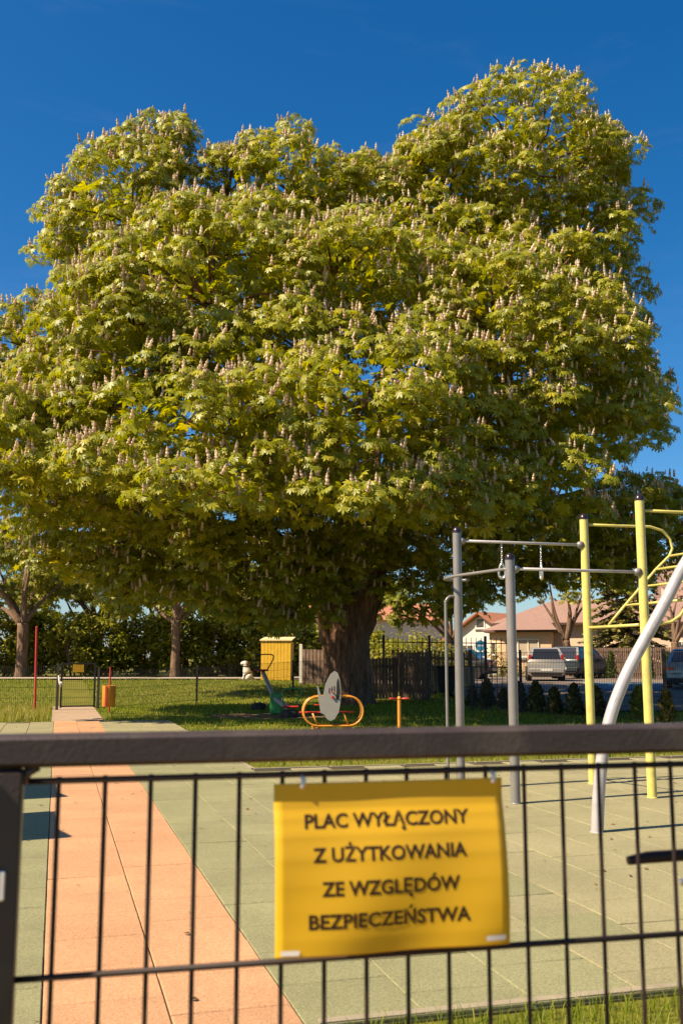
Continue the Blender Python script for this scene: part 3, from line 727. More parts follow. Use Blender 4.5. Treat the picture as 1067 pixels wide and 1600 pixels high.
p2 = [p for p in sample(46000, -24, 6, 27, 44.2, lambda x, y: lawn_ok(x, y) and (y > 29.5 or x < -6))]
tag(blades('meadow_grass', p2, .09, .02, M['grass'], grg), 'sunlit grass between the mesh fence and the footpath', 'grass', kind='stuff')
def bank(x, y):
    u, v = in_lawn(x, y); return v > 24.0 and u < -.12 and abs(x) < .42 * y
p3 = sample(15000, -14, -6, 22, 28.8, bank)
tag(blades('tall_grass', p3, .25, .013, M['grass_dry'], grg), 'tall seeding grass left of the small far gate', 'grass', kind='stuff')
def bed(x, y):
    u, v = in_lawn(x, y); return v < 4.0 and u > 1.12 and v > 2.2
p4 = sample(26000, -1, 4, 2.0, 5.2, bed)
tag(blades('bed_grass', p4, .085, .0042, M['grass'], grg), 'rough grass at the near edge of the tiles', 'grass', kind='stuff')

# ================================================================== THE NEAR GATE
GT = R(13.2); GX = Vector((math.cos(GT), math.sin(GT), 0)); GN = Vector((math.sin(GT), -math.cos(GT), 0))   # along the gate; towards the camera
GP0 = Vector((0.06, 1.30, 0)); GP0 = GP0 - GX * 0.0
def on_gate(px, py, n=0.0):
    """(s, z) on the gate's plane moved n towards the camera"""
    d = ray(px, py); o = Vector((0, 0, CAMH)); q = GP0 + GN * n
    t = (q - o).dot(GN) / d.dot(GN); p = o + d * t
    return (p - GP0).dot(GX), p.z
gate = root('playground_gate', GP0, GT, 'dark brown steel mesh gate in the foreground carrying the yellow notice', 'gate')
sL = on_gate(36, 1210, .02)[0]; zT = on_gate(533, 1141, .02)[1]; zB = on_gate(533, 1189, .02)[1]
RH = zT - zB; sR = sL + 1.06; SW = .055
auto_smooth(MB().box(((sL - SW + sR + SW) / 2, 0, (zT + zB) / 2), (sR - sL + 2 * SW, .04, RH), bev=.005).build('top_rail', M['gate'], gate))
for s in (sL - SW / 2, sR + SW / 2):
    auto_smooth(MB().box((s, 0, (zB - .002 + .06) / 2), (SW, .038, zB - .002 - .06), bev=.004).build('stile', M['gate'], gate))
auto_smooth(MB().box(((sL + sR) / 2, 0, .082), (sR - sL - .004, .036, .04), bev=.004).build('bottom_rail', M['gate'], gate))
# small weld fillet seen in the corner
MB().tube([(sL - .001, -.004, zB - .018), (sL + .004, -.004, zB - .006), (sL + .016, -.004, zB + .001)], .006, 8).build('weld', M['gate'], gate, smooth=True)
zs = [on_gate(533, 1208)[1], on_gate(533, 1496)[1]]; dz = zs[0] - zs[1]
k = 0
while zs[0] - k * dz > .12:
    z = zs[0] - k * dz
    MB().tube([(sL - .004, 0, z), (sR + .004, 0, z)], .0040, 8).build('horizontal_wire', M['wire'], gate, smooth=True); k += 1
s0 = on_gate(92, 1222)[0]; s1 = on_gate(1050, 1193)[0]; dsw = (s1 - s0) / 15
wme = MB().tube([(0, .0062, .09), (0, .0062, zs[0] + .004)], .0029, 8).mesh('vertical_wire'); wme.materials.append(M['wire'])
s = s0
while s < sR: share('vertical_wire', wme, gate, loc=(s, 0, 0)); s += dsw
# latch with lever handle by the right stile, small white block on the left stile
hz = on_gate(1020, 1350)[1]; hs0 = on_gate(984, 1352, -.05)[0]
lk = auto_smooth(MB().box((sR - .022, 0, hz - .02), (.05, .05, .16), bev=.004).build('lock_case', M['gate'], gate))
auto_smooth(MB().tube([(hs0, .055, hz - .006), (hs0 + .03, .056, hz - .003), (sR - .03, .056, hz), (sR - .02, .045, hz), (sR - .02, .02, hz)], [.006, .0082, .0082, .0082, .0082], 10).build('handle', M['wire'], lk))
bs = on_gate(1057, 1377); auto_smooth(MB().tube([(bs[0], -.006, bs[1]), (sR - .045, -.004, bs[1] + .002)], [.005, .004], 8).build('latch_bolt', M['bright_steel'], lk))
ws = on_gate(2, 1385, .022); auto_smooth(MB().box((ws[0] - .006, -.0215, ws[1]), (.02, .006, .033), bev=.002).build('white_block', M['tape'], gate))
# posts that carry it, just outside the picture
for s, lab in ((sL - SW - .075, 'dark square post the near gate hangs on, at left'), (sR + SW + .075, 'dark square post the near gate shuts against, at right')):
    p = GP0 + GX * s; rt = root('gate_post', p, GT, lab, 'post')
    auto_smooth(MB().box((0, 0, .67), (.08, .08, 1.34), bev=.004).build('post_tube', M['gate'], rt)); MB().box((0, 0, 1.3475), (.086, .086, .015)).build('cap', M['cap'], rt)
    for z in ((.3, 1.1) if s < 0 else ()): MB().lathe((.0565, 0, z), [(.012, -.04), (.012, .04)], 10).build('hinge', M['wire'], rt)
MB().box((sL - SW - .008, 0, 1.1), (.012, .02, .05)).build('hinge_lug', M['wire'], gate)

# ------------------------------------------------------------------ the notice
a0 = on_gate(428, 1226, .009); a1 = on_gate(783, 1214, .009)
PW = (a1[0] - a0[0]); PHt = PW * .21 / .297 * .95; zc = (a0[1] + a1[1]) / 2
notice = root('paper_notice', GP0 + GX * (a0[0] + PW / 2) + GN * .009 + Vector((0, 0, zc - PHt)), GT, 'yellow laminated notice with dark lettering taped to the near gate', 'notice')
prof = [(0, 0.0), (.1, .0004), (.15, .0022), (.22, .009), (.32, .0175), (.45, .0245), (.6, .029), (.75, .031), (.9, .031), (1, .029)]
def bulge(t, x):
    for (ta, a), (tb, b) in zip(prof, prof[1:]):
        if t <= tb:
            f = (t - ta) / (tb - ta); f = f * f * (3 - 2 * f) * .35 + f * .65; q = a + (b - a) * f; break
    else: q = prof[-1][1]
    e = 1 - .12 * abs(x / (PW / 2)) ** 4
    return q * e * .62 + .003 * math.sin(3.1 * x / PW * 3.1 + 4 * t) * t
def paper_pt(x, t, off=0.0):
    w = 1 - .006 * t
    return (x * w, -bulge(t, x) - off, PHt * (1 - t))
nx, nt = 26, 90; mb = MB()
for j in range(nt + 1):
    for i in range(nx + 1): mb.v.append(Vector(paper_pt((i / nx - .5) * PW, j / nt)))
for j in range(nt):
    for i in range(nx):
        k = j * (nx + 1) + i; mb.f.append([k, k + nx + 1, k + nx + 2, k + 1])
pap = mb.build('paper', M['paper'], notice, smooth=True)
so = pap.modifiers.new('thickness', 'SOLIDIFY'); so.thickness = .0003; so.offset = 0
LN = [('PLAC WYŁĄCZONY', (481, 1274, 741, 1274), .225), ('Z UŻYTKOWANIA', (492, 1332, 735, 1328), .42), ('ZE WZGLĘDÓW', (505, 1388, 723, 1379), .615), ('BEZPIECZEŃSTWA', (484, 1438, 739, 1427), .80)]
for txt, (xa, ya, xb, yb), t in LN:
    cu = bpy.data.curves.new('lettering', 'FONT'); cu.body = txt; cu.size = 1.0; cu.align_x = 'CENTER'; cu.offset = .028; cu.resolution_u = 3
    ob = bpy.data.objects.new('lettering', cu); COL.objects.link(ob)
    dg = bpy.context.evaluated_depsgraph_get(); me = bpy.data.meshes.new_from_object(ob.evaluated_get(dg)); bpy.data.objects.remove(ob); bpy.data.curves.remove(cu)
    import bmesh
    bm = bmesh.new(); bm.from_mesh(me); bmesh.ops.triangulate(bm, faces=bm.faces); bmesh.ops.subdivide_edges(bm, edges=[e for e in bm.edges if e.calc_length() > .15], cuts=3, use_grid_fill=True); bmesh.ops.triangulate(bm, faces=bm.faces)
    X = [v.co.x for v in bm.verts]; wid = max(X) - min(X); xm = (max(X) + min(X)) / 2
    fa = (on_gate(xa, ya, .035)[0] + on_gate(xb, yb, .035)[0]) / 2 - (a0[0] + PW / 2); fw = on_gate(xb, yb, .035)[0] - on_gate(xa, ya, .035)[0]
    tilt = 0.0; sc_ = fw / wid; cap_h = .0165; syy = cap_h / .72
    for v in bm.verts:
        x = (v.co.x - xm) * sc_ + fa; y = v.co.y * syy - cap_h / 2
        v.co = Vector(paper_pt(x, t - (y + tilt * x) / PHt, .0006))
    bm.to_mesh(me); bm.free(); me.materials.clear(); me.materials.append(M['ink'])
    share('lettering', me, notice)
def tape(x, t, w, h, name='tape'):
    m_b = MB(); 
    for j in range(3):
        for i in range(5): m_b.v.append(Vector(paper_pt(x + (i / 4 - .5) * w, t + (j / 2 - .5) * h / PHt, .0013)))
    for j in range(2):
        for i in range(4): q = j * 5 + i; m_b.f.append([q, q + 5, q + 6, q + 1])
    m_b.build(name, M['tape'], notice, smooth=True)
tape(-PW * .44, .972, .022, .006); tape(PW * .435, .955, .026, .006)
for x in (-PW * .385, PW * .455):
    q = Vector(paper_pt(x, .03, .002)); MB().tube([q, q + Vector((.003, .001, .010)), q + Vector((.001, .016, .016))], [.0035, .003, .002], 7).build('cable_tie', M['tape'], notice, smooth=True)

# ================================================================== OUTDOOR GYM FRAME
gN = gnd(803, 1255); gF_uv = None
uN, vN = to_uv(gN); uyr, vyr = to_uv(gnd(1027, 1247)); uyl, vyl = to_uv(gnd(921, 1225))
vA = (vN + vyr) / 2; vB = vyl; uY = (uyr + uyl) / 2; uG = uN
gym = root('pull_up_frame', uv((uG + uY) / 2, (vA + vB) / 2, -.035), GA, 'grey and yellow outdoor gym frame with pull-up bars, rings and yellow ladder', 'gym frame')
gym_o = gym.location.copy()
def ht(px, py, u, v):        # height on a vertical standing at (u, v) seen at py
    p = uv(u, v); d = ray(px, py); return CAMH + d.z * (p.y / d.y)
posts = {'N': (uG, vA, ht(796, 868, uG, vA), 'grey_steel'), 'F': (uG - .085, vB, ht(713, 827, uG, vB), 'grey_steel'), 'L': (uY, vB, ht(908, 806, uY, vB), 'yellow_post'), 'R': (uY, vA, ht(1006, 776, uY, vA), 'yellow_post')}
PR = .049
def wp(k, z, du=0, dv=0): return uv(posts[k][0] + du, posts[k][1] + dv, z)
for k, (u, v, h, m) in posts.items():
    b = uv(u, v)
    po = auto_smooth(MB().lathe(b + Vector((0, 0, -.05)), [(PR, 0), (PR, h - .0), (PR * .98, h + .01)], 24).build('post', M[m], gym, world=True))
    MB().lathe(b + Vector((0, 0, -.006)), [(PR * 1.12, 0), (PR * 1.12, .012), (PR * 1.02, .018)], 20).build('foot_collar', M[m], po, world=True, smooth=True)
    auto_smooth(MB().lathe(b + Vector((0, 0, h - .045)), [(PR * 1.05, 0), (PR * 1.06, .012), (PR * .98, .035), (PR * .72, .058), (PR * .35, .07), (.002, .073)], 24).build('cap', M['cap'], po, world=True), 60)
def bar(a, b, r, m, name, socket=True):
    o = MB().tube([a, b], r, 12).build(name, m, gym, smooth=True, world=True); d = (b - a).normalized()
    if socket:
        for e, s in ((a, 1), (b, -1)):
            MB().tube([e + d * s * (PR - .012), e + d * s * (PR + .03), e + d * s * (PR + .055)], [.05, .042, .021], 14).build('bar_socket', M['grey_steel'], o, smooth=True, world=True)
    return o
hA = ht(850, 890, uG + .4, vA); hB = ht(760, 847, uG + .4, vB)
bar(wp('N', hA), wp('R', hA), .0165, M['light_steel'], 'pull_up_bar'); bar(wp('F', hB), wp('L', hB), .0165, M['light_steel'], 'pull_up_bar')
# chains and rings hanging from the far bar
for px, wide in ((783, True), (844, False)):
    d = ray(px, 850); q = uv(0, vB); nv = uv(0, 1) ; t = q.dot(nv) / Vector((d.x, d.y, 0)).dot(nv); top = Vector((d.x * t, d.y * t, hB - .015))
    ru = root('hanging_ring', (top.x, top.y, hB - .5), GA, 'steel ring on a chain, ' + ('left' if wide else 'right') + ' one of the two under the far pull-up bar', 'gym ring', 'rings on chains')
    ch = MB(); L = .21; n = 9
    for i in range(n):
        zc_ = .5 - .012 - L * (i + .5) / n; pts = []
        for a in range(8):
            th = a * math.pi / 4; x = .0085 * math.cos(th); z = L / n * .72 * math.sin(th)
            pts.append((x, 0, zc_ + z) if i % 2 else (0, x, zc_ + z))
        ch.tube(pts, .0045, 6, closed=True)
    ch.build('chain', M['bright_steel'], ru, smooth=True)
    lg = MB().tube([(0, 0, .285), (0, 0, .245)], [.012, .014], 8).build('shackle', M['bright_steel'], ru, smooth=True)
    rg_ = []; ca = 1.0 if wide else .1; ang = R(-20) if wide else R(80)
    for a in range(22):
        th = a * 2 * math.pi / 22; w = .036 * math.sin(th) * (1.0 - .35 * math.cos(th)); z = .165 + .085 * math.cos(th)
        rg_.append((w * math.cos(ang), w * math.sin(ang), z))
    MB().tube(rg_, .0135, 10, closed=True).build('ring', M['bright_steel'], ru, smooth=True)
# bent handle tube from the near grey post round the far one
hh = ht(750, 896, uG, (vA + vB) / 2)
pts = spline([wp('N', hh - .0, -.02, .02), wp('N', hh - .002, -.10, .35), wp('F', hh - .01, -.15, -.30), wp('F', hh - .02, -.16, -.02), wp('F', hh - .02, -.08, .10), wp('F', hh - .02, .10, .13), wp('F', hh - .02, .16, .06)], 6)
MB().tube(pts, .0165, 10).build('bent_handle', M['grey_steel'], gym, smooth=True, world=True)
h1 = ht(703, 932, uG - .1, vB)
MB().tube(spline([wp('F', h1, -.03), wp('F', h1 - .005, -.10, .0), wp('F', h1 - .06, -.145), wp('F', h1 - .2, -.15), wp('F', .6, -.15), wp('F', -.04, -.15)], 6), .0165, 10).build('side_handle', M['grey_steel'], gym, smooth=True, world=True)
# yellow side frames and rungs
hTop = ht(960, 821, uY + .3, vB)
def plane_pt(px, py, v):
    d = ray(px, py); nv = uv(0, 1); t = v / Vector((d.x, d.y, 0)).dot(nv); return Vector((d.x * t, d.y * t, CAMH + d.z * t))
farP = [wp('L', hTop, .04)] + [plane_pt(x, y, vB) for x, y in ((960, 821.5), (1015, 823), (1034, 829), (1046, 842), (1050, 857), (1045, 869), (1024, 890), (1001, 917), (976, 946), (950, 977))]
mA = Vector((uv(0, vA - vB).x, uv(0, vA - vB).y, 0))
low = ht(918, 981, uY, vB)
MB().tube(farP, .0165, 10).build('ladder_rail', M['yellow_post'], gym, smooth=True, world=True)
nearP = [p + mA for p in farP]; 
nearQ = nearP[:-1] + [plane_pt(1062, 962, vA), plane_pt(1048, 972, vA), plane_pt(1030, 975, vA), wp('R', low, .04)]
MB().tube(nearP[:9] + nearQ[-4:], .0165, 10).build('ladder_rail', M['yellow_post'], gym, smooth=True, world=True)
bar(wp('L', low), wp('R', low), .0165, M['yellow_post'], 'ladder_rung', False)
for i in (6, 7, 8, 9):
    a = farP[i]; MB().tube([a, a + mA], .0145, 10).build('ladder_rung', M['yellow_post'], gym, smooth=True, world=True)
# the big bent pipe in front
ub, vb = to_uv(gnd(932, 1300))
apx = [(932, 1302), (935, 1240), (941, 1180), (952, 1125), (968, 1078), (989, 1032), (1013, 988), (1040, 938), (1069, 882)]
ap = [plane_pt(x, y, vb) for x, y in apx]; ap[0].z = -.05
du, dz_ = ap[-1] - ap[-2], None
last = ap[-1]; uu, _ = to_uv(last); ap += [uv(uu + .35, vb, last.z + .42), uv(uu + .8, vb, last.z + .68), uv(uu + 1.3, vb, last.z + .72), uv(uu + 1.8, vb, last.z + .45), uv(uu + 2.2, vb, last.z - .1), uv(uu + 2.5, vb, .9), uv(uu + 2.62, vb, -.05)]
arch = root('bent_pipe_arch', uv(ub, vb, -.035), GA, 'light grey bent steel pipe rising in front of the yellow posts', 'gym arch')
auto_smooth(MB().tube(spline(ap, 5), .052, 20).build('pipe', M['light_steel'], arch, world=True), 60)
MB().lathe(uv(ub, vb, -.012), [(.060, 0), (.060, .012), (.054, .016)], 20).build('base_collar', M['light_steel'], arch, world=True)

# ================================================================== PLAY EQUIPMENT ON THE LAWN
# spring rocker
rp_ = gnd(520, 1140); rkr = root('spring_rocker', (rp_.x, rp_.y, -.03), R(6), 'orange framed spring rocker with grey fish-shaped board under the chestnut', 'spring toy')
W2, zc_, hh_ = .60, .40, .29
def stadium(y):
    P = []
    for k in range(13): a = -math.pi / 2 + math.pi * k / 12; P.append((W2 - hh_ + hh_ * math.cos(a), y, zc_ + hh_ * math.sin(a)))
    for k in range(13): a = math.pi / 2 + math.pi * k / 12; P.append((-W2 + hh_ + hh_ * math.cos(a), y, zc_ + hh_ * math.sin(a)))
    return P
MB().tube(stadium(-.13), .021, 10, closed=True).build('loop_frame', M['orange_paint'], rkr, smooth=True)
MB().tube(stadium(.16), .021, 10, closed=True).build('loop_frame', M['orange_paint'], rkr, smooth=True)
for x in (-.36, .26):
    MB().tube([(x - .06, -.13, .36), (x + .04, -.13, .13)], .018, 8).build('stay', M['orange_paint'], rkr, smooth=True)
    MB().tube([(x + .04, -.13, .125), (x + .04, .16, .125)], .018, 8).build('stay', M['orange_paint'], rkr, smooth=True)
    MB().tube([(x + .02 + .085 * math.cos(a * .55), .015 + .085 * math.sin(a * .55), .0 + .0033 * a + .0) for a in range(37)], .013, 7).build('spring', M['orange_paint'], rkr, smooth=True)
auto_smooth(MB().box((-.12, .015, .375), (1.12, .20, .022), bev=.006).build('seat_board', M['red_paint'], rkr))
auto_smooth(MB().box((-.30, .015, .52), (.14, .16, .02), bev=.006).build('seat_board', M['red_paint'], rkr))
fish = [(-.26, .37), (-.30, .62), (-.335, .90), (-.32, .91), (-.25, .70), (-.21, .72), (-.16, .95), (-.06, 1.14), (.02, 1.20), (.08, 1.16), (.12, 1.05), (.145, .85), (.14, .60), (.10, .38), (.02, .25), (-.06, .21), (-.14, .25), (-.19, .34)]
auto_smooth(MB().prism(fish, -.185, -.155, 'Y').build('fish_board', M['grey_board'], rkr))
auto_smooth(MB().prism([(.045, .62), (.06, .98), (.085, 1.06), (.105, .98), (.125, .80), (.10, .64)], -.190, -.1872, 'Y').build('board_recess', M['rubber'], rkr))
for i in range(3): MB().prism([(-.10 + i * .05, .76 + i * .02), (-.085 + i * .05, .75 + i * .02), (-.08 + i * .05, .86 + i * .02), (-.095 + i * .05, .87 + i * .02)], -.1895, -.1872, 'Y').build('gill_slot', M['rubber'], rkr)
MB().lathe((-.02, -.2, .68), [(.028, -.012), (.028, .012)], 12, 'Y').build('bolt_cap', M['red_paint'], rkr)
MB().tube([(-.02, -.06, .78), (-.02, -.30, .78)], .016, 8).build('hand_grip', M['red_paint'], rkr, smooth=True)
# T-handle post
tpn = gnd(624, 1150); tz = at(623, 1091, tpn.y).z
tp_ = root('handle_post', (tpn.x, tpn.y, -.03), R(5), 'slim orange post with a red cross handle on the lawn', 'play post')
auto_smooth(MB().lathe((0, 0, 0), [(.036, 0), (.034, tz * .5), (.034, tz + .0)], 16).build('post', M['orange_paint'], tp_)); MB().lathe((0, 0, tz), [(.036, 0), (.04, .02), (.03, .055), (.008, .065)], 14).build('cap', M['orange_paint'], tp_, smooth=True)
for s in (-1, 1): MB().tube([(s * .03, 0, tz + .02), (s * .16, -.01, tz + .022), (s * .185, -.012, tz + .022)], [.016, .019, .016], 10).build('hand_grip', M['red_paint'], tp_, smooth=True)
# seesaw: far seat up at the left, near seat down at the right
sb = gnd(431, 1114); see = root('seesaw', (sb.x, sb.y, -.03), 0, 'grey seesaw beam with red seats on a green pivot, one end up', 'seesaw')
nearS = gnd(456, 1119) ; nearS = at(451, 1106, sb.y - 1.5); farS = at(411, 1049, sb.y + 1.5); piv = at(430, 1086, sb.y)
bent = at(428, 1090, sb.y)
MB().beam(farS + Vector((0, 0, -.03)), bent, .09, .09).build('beam', M['grey_board'], see, world=True); MB().beam(bent, nearS + Vector((0, 0, -.02)), .09, .09).build('beam', M['grey_board'], see, world=True)
auto_smooth(MB().box((0, 0, .27), (.28, .34, .54), bev=.03).build('pivot', M['green_paint'], see))
for nm, p, up_, s in (('a', nearS, .0, 1), ('b', farS, .0, -1)):
    auto_smooth(MB().box(p + Vector((0.05 * s, 0, .03)), (.40, .36, .05), bev=.02).build('seat', M['red_paint'], see, world=True))
    q = p + Vector((.03, .28 * s, .04)); col_ = M['green_paint'] if s == 1 else M['rubber']
    MB().tube(spline([q + Vector((-.16, 0, 0)), q + Vector((-.20, .02 * s, .22)), q + Vector((-.16, .02 * s, .40)), q + Vector((.22, .02 * s, .42)), q + Vector((.27, .02 * s, .30)), q + Vector((.12, 0, .02))], 4), .017, 8).build('handle', col_, see, smooth=True, world=True)
MB().lathe(nearS + Vector((.03, 0, -.02)) - Vector((0, 0, max(.0, nearS.z + .02))), [(.2, .0), (.22, .06), (.2, .16), (.1, .2)], 16).build('buffer_tyre', M['rubber'], see, smooth=True, world=True)
tyre2 = at(404, 1104, sb.y + 1.5); MB().lathe((tyre2.x, tyre2.y, .0), [(.2, .0), (.22, .06), (.2, .16), (.1, .2)], 16).build('buffer_tyre', M['rubber'], see, smooth=True, world=True)

# ================================================================== FAR GATE, BIN, POLE, MESH FENCE
fgl = gnd(92, 1109); fgr = gnd(154, 1108)
fga = math.atan2(fgr.y - fgl.y, fgr.x - fgl.x); fgw = (fgr - fgl).length; GHT = 1.28
fg = root('garden_gate', (fgl.x, fgl.y, -.03), fga, 'small dark mesh gate closing the orange path at the far fence', 'gate')
MB().box((.05, 0, .70), (.05, .04, 1.24)).build('stile', M['fence_dark'], fg); MB().box((fgw - .12, 0, .70), (.05, .04, 1.24)).build('stile', M['fence_dark'], fg)
MB().box((fgw / 2 - .035, 0, 1.30), (fgw - .22, .036, .04)).build('rail', M['fence_dark'], fg); MB().box((fgw / 2 - .035, 0, .12), (fgw - .22, .036, .04)).build('rail', M['fence_dark'], fg)
wm = MB(); x = .1
while x < fgw - .15: wm.box((x, 0, .7), (.006, .006, 1.15)); x += .055
for z in (.35, .58, .81, 1.04): wm.box((fgw / 2 - .035, .007, z), (fgw - .2, .007, .007))
wm.build('wire_mesh', M['fence_dark'], fg, fix=False)
npn = root('paper_notice', Vector((fgl.x, fgl.y, 0)) + Vector((math.cos(fga), math.sin(fga), 0)) * .5 + Vector((.0, -.03, 1.03)), fga, 'small yellow notice fixed to the far garden gate', 'notice')
MB().box((0, 0, .105), (.30, .002, .21)).build('paper', M['paper'], npn)
for i in range(5): MB().box((-.11 + i * .055, -.0015, .105), (.004, .001, .2)).build('crease', M['brown_wood_light'], npn)
rb = root('ribbon', Vector((fgl.x - .0, fgl.y - .045, .62)), 0, 'pale ribbon tied to the post of the far garden gate', 'ribbon')
MB().tube([(-.03, 0, .32), (.0, -.01, .2), (.03, 0, .1), (.05, -.01, .0)], [.012, .03, .04, .02], 7).build('tail', M['ribbon'], rb, smooth=True); MB().tube([(.0, 0, .14), (.06, -.02, .12), (.12, 0, .08)], [.03, .035, .02], 7).build('tail', M['ribbon'], rb, smooth=True)
def fence_post(p, h, name_lab, w=.06):
    o = MB().box((0, 0, h / 2), (w, w, h)).build('fence_post', M['fence_dark']); o.location = p; return tag(o, name_lab, 'fence post')
def mesh_run(name, pts, h, label, step=.05, post_every=None, m='fence_dark', tw=.006, rows=5, zoff=-.03):
    """welded wire mesh between posts, following the ground"""
    pts = [Vector(p) for p in pts]; b = pts[0]
    rt = root(name, (b.x, b.y, gh(b.x, b.y) + zoff), 0, label, 'fence')
    for i, (a, c) in enumerate(zip(pts, pts[1:])):
        wm = MB(); Ln = (c - a).length; n = int(Ln / step)
        for k in range(1, n):
            p = a.lerp(c, k / n); z = gh(p.x, p.y) + zoff; wm.beam((p.x, p.y, z + .05), (p.x, p.y, z + h), tw, tw)
        for r in range(rows):
            z = .07 + (h - .09) * r / (rows - 1); wm.beam((a.x, a.y + .007, gh(a.x, a.y) + zoff + z), (c.x, c.y + .007, gh(c.x, c.y) + zoff + z), tw * 1.2, tw * 1.2)
        wm.build('wire_panel', M[m], rt, world=True, fix=False)
    for p in pts:
        z = gh(p.x, p.y) + zoff; MB().box((p.x, p.y, z + (h + .05) / 2 - .05), (.06, .06, h + .15)).build('post', M[m], rt, world=True)
    return rt
gl = fgl - Vector((math.cos(fga), math.sin(fga), 0)) * .05
def lean_pt(px, Y): return Vector((ray(px, 1060).x / ray(px, 1060).y * Y, Y, 0))
mesh_run('mesh_fence', [lean_pt(-170, 26.3), lean_pt(-40, 27.6), gl], 1.25, 'dark wire mesh fence left of the far garden gate')
mesh_run('mesh_fence', [fgr + Vector((-.02, 0, 0)), lean_pt(308, 32.5), lean_pt(458, 36.5), lean_pt(530, 38)], 1.12, 'dark wire mesh fence right of the far garden gate, running behind the yellow box')
# litter bin on its red post
bp_ = gnd(170, 1113); bn = root('litter_bin', (bp_.x, bp_.y, -.03), 0, 'orange litter bin hung on a short red post near the far gate', 'litter bin')
auto_smooth(MB().lathe((0, .05, 0), [(.022, 0), (.022, 1.22)], 12).build('post', M['red_paint'], bn))
bz0 = at(171, 1104, bp_.y).z; bz1 = at(171, 1071, bp_.y).z
auto_smooth(MB().lathe((.03, -.155, bz0 + .03), [(.155, 0), (.172, .02), (.178, bz1 - bz0), (.165, bz1 - bz0), (.16, bz1 - bz0 - .04), (.02, bz1 - bz0 - .06)], 24).build('bucket', M['orange_paint'], bn))
MB().box((-.005, -.342, bz0 + .03 + (bz1 - bz0) / 2), (.045, .012, bz1 - bz0 - .02)).build('strap', M['red_paint'], bn)
MB().box((.0, .03, bz1 - .1), (.1, .05, .04)).build('bracket', M['red_paint'], bn)
pp = gnd(55, 1114); ptop = at(58, 979, pp.y)
pl = root('red_pole', (pp.x, pp.y, -.03), 0, 'tall thin red pole standing in the grass left of the far gate', 'pole')
auto_smooth(MB().tube([(0, 0, -.2), (ptop.x - pp.x, 0, ptop.z)], .03, 12).build('shaft', M['red_paint'], pl)); MB().lathe((ptop.x - pp.x, 0, ptop.z), [(.034, 0), (.034, .02), (.015, .035)], 12).build('cap', M['red_paint'], pl)
# two guessed boards out of view at left, shaped to cast the path shadows
for v0, v1, lab in ((8.30, 9.78, 'nearer unseen board left of the path, added for its shadow'), (10.73, 12.07, 'farther unseen board left of the path, added for its shadow')):
    b = uv(-1.74, (v0 + v1) / 2); rt = root('shadow_board', (b.x, b.y, 0), GA, lab, 'shadow board')
    hw = (v1 - v0) / 2
    auto_smooth(MB().prism([(-hw, 1.45), (hw, 1.45), (hw, 1.93), (-hw + .45, 1.95), (-hw + .05, 2.07), (-hw, 2.05)], -.015, .015, 'X').build('panel', M['yellow_wood'], rt))
    for y in (-hw + .1, hw - .1): MB().box((-.06, y, .9), (.08, .08, 1.8)).build('post', M['grey_steel'], rt)

# ================================================================== BEYOND THE FENCE
def foot(px, Y): p = lean_pt(px, Y); return Vector((p.x, p.y, gh(p.x, p.y) - .03))
# yellow planked box
bx = foot(431, 43.6); ww = at(455, 1030, 43.6).x - at(408, 1030, 43.6).x; hb = at(431, 1000, 43.6).z - bx.z - .06
yb = root('planked_box', bx, R(-7), 'tall bright yellow planked box with a pale lid beyond the mesh fence', 'storage box')
MB().box((0, .45, hb / 2), (ww - .06, .86, hb - .02)).build('carcass', M['yellow_wood'], yb)
npk = 9
for i in range(npk):
    x = -ww / 2 + ww * (i + .5) / npk; MB().box((x, .0, hb / 2 + .01 + random.uniform(-.008, .008)), (ww / npk - .012, .03 + random.uniform(0, .01), hb)).build('plank', M['yellow_wood'], yb)
for i in range(5): MB().box((-ww / 2 + .005, .1 + i * .17, hb / 2 + .01), (.03, .16, hb)).build('plank', M['yellow_wood'], yb)
MB().add([(-ww / 2 - .06, -.07, hb + .02), (ww / 2 + .06, -.07, hb + .02), (ww / 2 + .04, .95, hb + .16), (-ww / 2 - .04, .95, hb + .16), (-ww / 2 - .06, -.07, hb + .07), (ww / 2 + .06, -.07, hb + .07), (ww / 2 + .04, .95, hb + .21), (-ww / 2 - .04, .95, hb + .21)],
         [(0, 1, 2, 3), (4, 5, 6, 7), (0, 1, 5, 4), (1, 2, 6, 5), (2, 3, 7, 6), (3, 0, 4, 7)]).build('lid', M['pale_wood'], yb)
# white sitting dog figure
dp = foot(385, 43.8); dog = root('dog_statue', dp, R(0), 'white statue of a sitting dog beside the footpath', 'statue')
def blob(parts, name, m, par, lvl=2):
    """one continuous surface: skin over joined points"""
    vs_, es, rs = parts; me = bpy.data.meshes.new(name); me.from_pydata(vs_, es, []); o = bpy.data.objects.new(name, me); COL.objects.link(o)
    md = o.modifiers.new('skin', 'SKIN'); 
    for i, r_ in enumerate(rs): me.skin_vertices[0].data[i].radius = r_ if isinstance(r_, tuple) else (r_, r_)
    me.skin_vertices[0].data[0].use_root = True
    sb_ = o.modifiers.new('sub', 'SUBSURF'); sb_.levels = lvl; sb_.render_levels = lvl
    dg = bpy.context.evaluated_depsgraph_get(); m2 = bpy.data.meshes.new_from_object(o.evaluated_get(dg)); bpy.data.objects.remove(o); bpy.data.meshes.remove(me)
    m2.materials.clear(); m2.materials.append(m); m2.polygons.foreach_set('use_smooth', [True] * len(m2.polygons))
    return share(name, m2, par)
